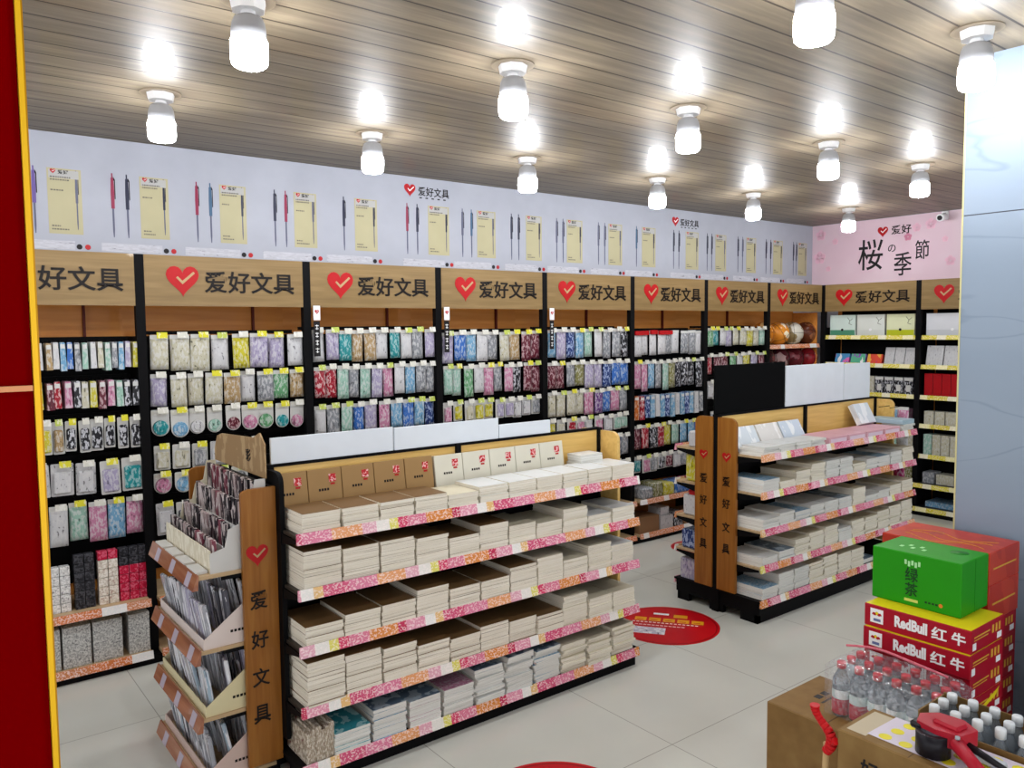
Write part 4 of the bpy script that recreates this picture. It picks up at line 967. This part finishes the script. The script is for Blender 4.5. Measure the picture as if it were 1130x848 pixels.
for k, (z0, h) in enumerate(((.64, .14), (.78, .12))):
    t = tag(empty('gift_carton', (-4.114, -3.03, z0)), ['lower orange red carton beneath the swirl topped one, beside the column', 'orange red carton with gold swirls on top of the back stack'][k], 'carton')
    MB().bbox(-.131, .131, -.198, .198, 0, h, .003).build('carton_body', OR_, t)
    if k:
        for q in range(3):
            mb = MB(); pts = [(-.09 + .05*q + .03*math.sin(a*1.3+q), -.16 + a*.05, h+.0005) for a in [i*.5 for i in range(13)]]; mb.tube(pts, .0014, 4); mb.build('gold_swirl', GOLD, t)
        text('lettering', '礼', (-.03, -.15, h), .06, .06, '+z', GOLD, t) if False else None
    mb = MB(); mb.box(-.1, .1, -.1986, -.198, h*.45, h*.5); mb.build('gold_line', GOLD, t)
# green tea box
GX = (-4.492, -4.280); GYY = (-3.237, -2.925)
t = tag(empty('tea_box', ((GX[0]+GX[1])/2, (GYY[0]+GYY[1])/2, .72)), 'bright green tea box standing on the red drink cartons', 'box')
w, d, h = GX[1]-GX[0], GYY[1]-GYY[0], .19
MB().bbox(-w/2, w/2, -d/2, d/2, 0, h, .003).build('box_body', plain('box_green', '1f8f06', .45), t)
MB().box(-.001+w*.0, .001, -d/2-.0008, -d/2, .0, h).build('side_seam', plain('seam_green', '1d7a18', .4), t)
xf = -w/2-.0003
text('lettering', '绿', (xf, .035, .088), .046, .05, '-x', plain('deep_green_ink', '123a18', .4), t, .0006, .008)
text('lettering', '茶', (xf, .035, .036), .046, .048, '-x', plain('deep_green_ink', '123a18', .4), t, .0006, .008)
mb = MB(); [mb.box(xf-.0006, xf, .03-q*.012, .038-q*.012, .148-(q % 2)*.006, .165-(q % 2)*.004) for q in range(5)]; mb.build('white_print', plain('pale_green_ink', 'a8e0a0', .4), t)
mb = MB(); mb.box(xf-.0006, xf, -.012, .036, .016, .026); mb.build('gold_print', plain('lozenge', 'c8d06a', .4), t)
MB().cyl((xf, -.09, .028), (xf-.0008, -.09, .028), .007, .007, 14).build('orange_dot', plain('orange_dot', 'd87a2a', .4), t)
mb = MB(); [mb.box(xf-.0006, xf, -.08+q*.012, -.072+q*.012, .024, .031) for q in range(4)]; mb.build('small_print', MATS['deep_green_ink'], t)
mb = MB(); [mb.box(-.04+(q % 2)*.03, -.02+(q % 2)*.03, .08-q*.02, .092-q*.02, h, h+.0005) for q in range(5)]; mb.build('top_print', MATS['pale_green_ink'], t)
MB().lathe([(0, h+.0004), (.03, h+.0004), (.03, h+.0001)], c=(.03, -.09, 0), n=20).build('top_oval', MATS['seam_green'], t)

# cartons A and B
t = tag(empty('cardboard_carton', (-4.75, -3.02, 0), 0), 'plain brown cardboard carton, lower and farther of the two on the floor', 'carton')
mb = MB(); mb.bbox(-.185, .15, -.34, .235, 0, .4, .004); mb.build('carton_body', CB, t)
mb = MB(); mb.box(-.184, .149, .014, .017, .4, .4006); mb.build('flap_seam', plain('seam_brown', '5d4630', .7), t)
mb = MB(); [mb.box(-.03+q*.04, .0+q*.04, .125, .15, .4, .4006) for q in range(2)]; mb.box(-.05, .05, .10, .108, .4, .4006); mb.build('arrow_print', INK, t)
bx0, bx1, by0, by1, bz = -5.285, -5.092, -3.80, -3.252, .60
t = tag(empty('cardboard_carton', ((bx0+bx1)/2, (by0+by1)/2, 0)), 'taller brown cardboard carton with black characters, under the label sheet', 'carton')
w, d = bx1-bx0, by1-by0
MB().bbox(-w/2, w/2, -d/2, d/2, 0, bz, .004).build('carton_body', CB, t)
MB().box(-w/2, w/2, d*.14, d*.14+.002, bz, bz+.0006).build('flap_seam', plain('seam_brown', '5d4630', .7), t)
xf = -w/2-.0003
text('lettering', '好', (xf, .205, .49), .05, .055, '-x', INK, t, .0006, .02)
text('lettering', '文', (xf, .12, .475), .045, .05, '-x', INK, t, .0006, .02)
for q in range(3): MB().box(-w*.1+q*.03, -w*.1+.02+q*.03, d*.33, d*.35, bz, bz+.0006).build('small_print', INK, t)
# clear tape
TAPE = plain('packing_tape', 'cdbfa4', .12)
MB().box(-w/2+.02, w/2-.02, d*.37, d*.47, bz+.0004, bz+.001).build('packing_tape', TAPE, t)

# red handle with wooden stick leaning between the cartons
t = tag(empty('red_handled_tool', (-5.305, -3.215, .0)), 'red handled stick leaning between the two cardboard cartons', 'tool')
MB().cyl((-.0, 0, 0), (.03, .0, .54), .009, .009, 10).build('stick', plain('pale_wood', 'b89a6c', .5), t)
mb = MB(); gp = [(.028+.002*math.sin(q*.3), -.016*math.sin(q*.42)+.0035*max(0, q-6), .515+.0095*q) for q in range(14)]
[mb.cyl(gp[q], gp[q+1], .0135+.0025*math.sin(q*.5), .0135+.0025*math.sin((q+1)*.5), 12) for q in range(13)]; mb.tube([(.028, -.006, .55), (.024, -.022, .552), (.020, -.034, .562)], .010, 10); mb.build('red_grip', plain('grip_red', 'c41018', .4), t)

# open carton with white capped bottles
cx0, cx1, cy0, cy1, ch = -5.088, -4.925, -3.86, -3.378, .645
t = tag(empty('open_carton', ((cx0+cx1)/2, (cy0+cy1)/2, 0)), 'open cardboard carton holding white capped bottles', 'carton')
w, d = cx1-cx0, cy1-cy0
mb = MB(); mb.box(-w/2, w/2, -d/2, d/2, 0, .01); mb.box(-w/2, -w/2+.004, -d/2, d/2, .01, ch-.03); mb.box(w/2-.004, w/2, -d/2, d/2, .01, ch)
mb.box(-w/2+.004, w/2-.004, d/2-.004, d/2, .01, ch-.005); mb.box(-w/2+.004, w/2-.004, -d/2, -d/2+.004, .01, ch); mb.build('carton_body', CB, t)
CLEARB = plain('clear_bottle', 'c3ccd4', .08, trans=.75, ior=1.2)
def bottle_meshes(r, h, capm, lab):
    body = MB().lathe([(0, 0), (r*.8, 0), (r, .008), (r, h*.28), (r*.93, h*.32), (r*.93, h*.5), (r, h*.55), (r*.95, h*.68), (r*.5, h*.82), (r*.36, h*.87), (r*.36, h*.9), (0, h*.9)], n=16).mesh('bottle_body', CLEARB)
    cap = MB().lathe([(0, h*.88), (r*.52, h*.88), (r*.52, h*.985), (r*.46, h), (0, h)], n=14).mesh('cap', capm)
    lb = MB().lathe([(r*1.02, h*.12), (r*1.02, h*.5)], n=16).mesh('bottle_label', lab) if lab else None
    return body, cap, lb
def bottle(ms, x, y, z, label, group):
    o = link('water_bottle', ms[0], None, (x, y, z), (0, 0, random.random()*3)); tag(o, label, 'bottle', group)
    link('cap', ms[1], o)
    if ms[2]: link('bottle_label', ms[2], o)
    return o
ms = bottle_meshes(.026, .215, plain('white_cap', 'e2e6e8', .35), plain('pale_label', 'b9c4cc', .4))
for i in range(3):
    for j in range(8):
        # they stand on a layer of bottles' tray inside the carton
        bottle(ms, -5.062 + i*.0545, -3.412 - j*.0565, .445, f'white capped bottle, {ORD[j+1]} from the far end, {["left", "middle", "right"][i]} row of the open carton', 'white capped bottles in the open carton')
MB().box(-w/2+.006, w/2-.006, -d/2+.006, d/2-.006, .435, .4445).build('inner_tray', CB, t)

# red capped water bottles in shrink wrap on the far carton
ms = bottle_meshes(.029, .185, plain('red_cap', 'c8182a', .35), printed('water_label', 'c8dad8', 'eef2f2', '2b6f66', 20, .3, .5))
ms2 = (ms[0], ms[1], MB().lathe([(.0297, .01), (.0297, .062), ], n=16).mesh('bottle_label', plain('red_label', 'b8283c', .3)))
for i in range(3):
    for j in range(6):
        o = bottle(ms, -4.865 + .062 + i*.062 - .02, -3.0 - j*.0625 + .0, .4, f'red capped water bottle, {ORD[j+1]} from the far end, {["left", "middle", "right"][i]} row of the shrink wrapped pack', 'red capped water bottles in shrink wrap')
        if i == 0: link('red_band', ms2[2], o)
t = tag(empty('shrink_wrap', (-4.76, -3.125, .4)), 'crinkled clear shrink wrap with pink handle around the red capped bottles', 'plastic wrap')
def film():
    m, nt, b = newmat('plastic_film'); L = nt.links.new
    tr = nt.nodes.new('ShaderNodeBsdfTransparent'); gl = nt.nodes.new('ShaderNodeBsdfGlossy'); gl.inputs['Roughness'].default_value = .12
    df = nt.nodes.new('ShaderNodeBsdfDiffuse'); df.inputs['Color'].default_value = (.75, .78, .85, 1)
    m1 = nt.nodes.new('ShaderNodeMixShader'); m1.inputs[0].default_value = .5; L(gl.outputs[0], m1.inputs[1]); L(df.outputs[0], m1.inputs[2])
    mx = nt.nodes.new('ShaderNodeMixShader'); no = nt.nodes.new('ShaderNodeTexNoise'); no.inputs['Scale'].default_value = 30
    mr = nt.nodes.new('ShaderNodeMapRange'); mr.inputs['From Min'].default_value = .4; mr.inputs['From Max'].default_value = .7; mr.inputs['To Min'].default_value = .06; mr.inputs['To Max'].default_value = .34
    L(no.outputs['Fac'], mr.inputs['Value']); L(mr.outputs['Result'], mx.inputs[0]); L(tr.outputs[0], mx.inputs[1]); L(m1.outputs[0], mx.inputs[2])
    L(mx.outputs[0], nt.nodes['Material Output'].inputs['Surface']); bp = nt.nodes.new('ShaderNodeBump'); bp.inputs['Strength'].default_value = .8; L(no.outputs['Fac'], bp.inputs['Height']); L(bp.outputs[0], gl.inputs['Normal'])
    return m
FILM = film()
mb = MB(); nx, ny = 10, 16; rg = random.Random(9); vs = []
X0, X1, Y0, Y1, ZT = -.100, .100, -.225, .165, .188
for j in range(ny+1):
    for i in range(nx+1):
        vs.append((X0 + (X1-X0)*i/nx, Y0 + (Y1-Y0)*j/ny, ZT + rg.uniform(-.0, .008) - (.05 if i in (0, nx) or j in (0, ny) else 0)*.4))
fs = [(j*(nx+1)+i, j*(nx+1)+i+1, (j+1)*(nx+1)+i+1, (j+1)*(nx+1)+i) for j in range(ny) for i in range(nx)]
mb.add(vs, fs, 0, True)
ring = [i for i in range(nx+1)] + [(j+1)*(nx+1)+nx for j in range(ny)] + [ny*(nx+1)+nx-1-i for i in range(nx)] + [(ny-1-j)*(nx+1) for j in range(ny-1)]
rv = [vs[i] for i in ring]; k = len(ring); v2 = rv + [(x, y, .004) for x, y, z_ in rv]
mb.add(v2, [(i, (i+1) % k, k+(i+1) % k, k+i) for i in range(k)], 0, True)
mb.build('film', FILM, t)
mb = MB(); pts = [(.045 + .01*math.sin(q*.7), .17 - q*.034, .198 + .022*math.sin(math.pi*q/10)) for q in range(11)]
mb.tube(pts, .0045, 6); mb.build('carry_handle', plain('handle_pink', 'd9707e', .3), t)

# sheet of round yellow price labels
SH = [(-5.25, -3.32), (-5.1, -3.325), (-5.094, -3.79), (-5.262, -3.79)]
t = tag(empty('label_sheet', (-5.18, -3.55, bz+.0012)), 'white sheet of round yellow price labels lying on the carton', 'label sheet')
mb = MB(); P0 = [(x+5.18, y+3.55) for x, y in SH]; mb.prism(P0, lambda u, v, dd: (u, v, dd), .0008, 0); mb.build('paper', plain('sheet_paper', 'd9cfdc', .4), t)
YL = plain('label_yellow', 'e6d826', .4)
for i in range(3):
    for j in range(8):
        MB().cyl((-.05+i*.052, .19 - j*.055 - i*.008, .0008), (-.05+i*.052, .19 - j*.055 - i*.008, .0014), .017, .017, 12).build('round_label', YL, t)
# price gun
t = tag(empty('price_gun', (-5.185, -3.50, bz+.0022)), 'red and black price labelling gun lying on the label sheet', 'price gun')
t.rotation_euler = (0, 0, math.radians(-8))
GR_ = plain('gun_red', 'b01e30', .35); GB_ = plain('gun_black', '1e1c22', .35)
mb = MB(); f = lambda u, v, dd: (u, v, dd)
mb.prism([(-.045, .055), (.0, .075), (.045, .05), (.06, -.01), (.035, -.06), (-.03, -.055), (-.05, .0)], f, .035, .075); mb.bbox(-.02, .03, -.04, .03, .07, .085, .006); mb.build('gun_body', GR_, t)
mb = MB(); mb.cyl((-.035, .015, .002), (-.035, .015, .06), .042, .042, 24); mb.bbox(-.05, .02, .04, .075, .05, .07, .006); mb.build('label_roll_housing', GB_, t)
MB().lathe([(0, .0605), (.03, .0605), (.0, .062)], c=(-.035, .015, 0), n=20).build('roll_cover', plain('smoke_plastic', '4c4a52', .15), t)
mb = MB(); mb.cyl((-.035, -.045, .055), (-.075, -.15, .02), .018, .014, 14); mb.build('handle', GR_, t)
mb = MB(); mb.cyl((-.0, -.05, .045), (.02, -.15, .012), .010, .007, 10); mb.build('trigger', GB_, t)
MB().cyl((-.04, -.052, .070), (-.04, -.052, .076), .006, .006, 12).build('screw', GREY, t)
mb = MB(); mb.bbox(.02, .05, -.13, -.02, .001, .02, .004); mb.build('clear_guard', plain('guard_white', 'c6cbd2', .2), t)

# blue and white bottled packs at the right edge, beside the column
t = tag(empty('bottle_pack', (-4.10, -3.52, 0)), 'blue and white wrapped bottle pack at the right edge behind the cartons', 'bottle pack')
mb = MB()
for i in range(3):
    for j in range(3):
        for k in range(3): mb.lathe([(0, k*.22), (.034, k*.22), (.036, k*.22+.15), (.016, k*.22+.19), (.014, k*.22+.215), (0, k*.22+.215)], c=(-.07+i*.074, -.07+j*.074, 0), n=12)
mb.build('bottles', printed('blue_bottles', '35508c', 'c9d2e0', '1d2c58', 14, .2, .8, (1, 1, 2)), t)

# ---------------------------------------------------------------- light
w = bpy.data.worlds.new('w'); S.world = w; w.use_nodes = True
w.node_tree.nodes['Background'].inputs[0].default_value = (.93, .96, 1, 1); w.node_tree.nodes['Background'].inputs[1].default_value = .75

# ---------------------------------------------------------------- camera
yaw, pitch, roll = .6579, .0691, .0100
cyw, syw = math.cos(yaw), math.sin(yaw); cp, sp = math.cos(pitch), math.sin(pitch)
F = Vector((syw*cp, cyw*cp, -sp)); Rt = Vector((cyw, -syw, 0)); D = F.cross(Rt)
r_ = Rt*math.cos(roll) + D*math.sin(roll); d_ = -Rt*math.sin(roll) + D*math.cos(roll)
cam = bpy.data.objects.new('camera', bpy.data.cameras.new('camera')); COL.objects.link(cam)
M = Matrix.Identity(4)
for i in range(3): M[i][0] = r_[i]; M[i][1] = -d_[i]; M[i][2] = -F[i]; M[i][3] = CAMP[i]
cam.matrix_world = M
cam.data.sensor_fit = 'HORIZONTAL'; cam.data.sensor_width = 36; cam.data.lens = 883.0/1130*36
cam.data.clip_start = .05
S.camera = cam
vs_ = S.view_settings
S.display_settings.display_device = 'sRGB'; vs_.view_transform = 'Standard'; vs_.look = 'None'; vs_.gamma = 1; vs_.exposure = 1.4; vs_.use_curve_mapping = False
S.cycles.use_denoising = True
S.cycles.max_bounces = 8; S.cycles.transparent_max_bounces = 8
S.cycles.sample_clamp_indirect = 6
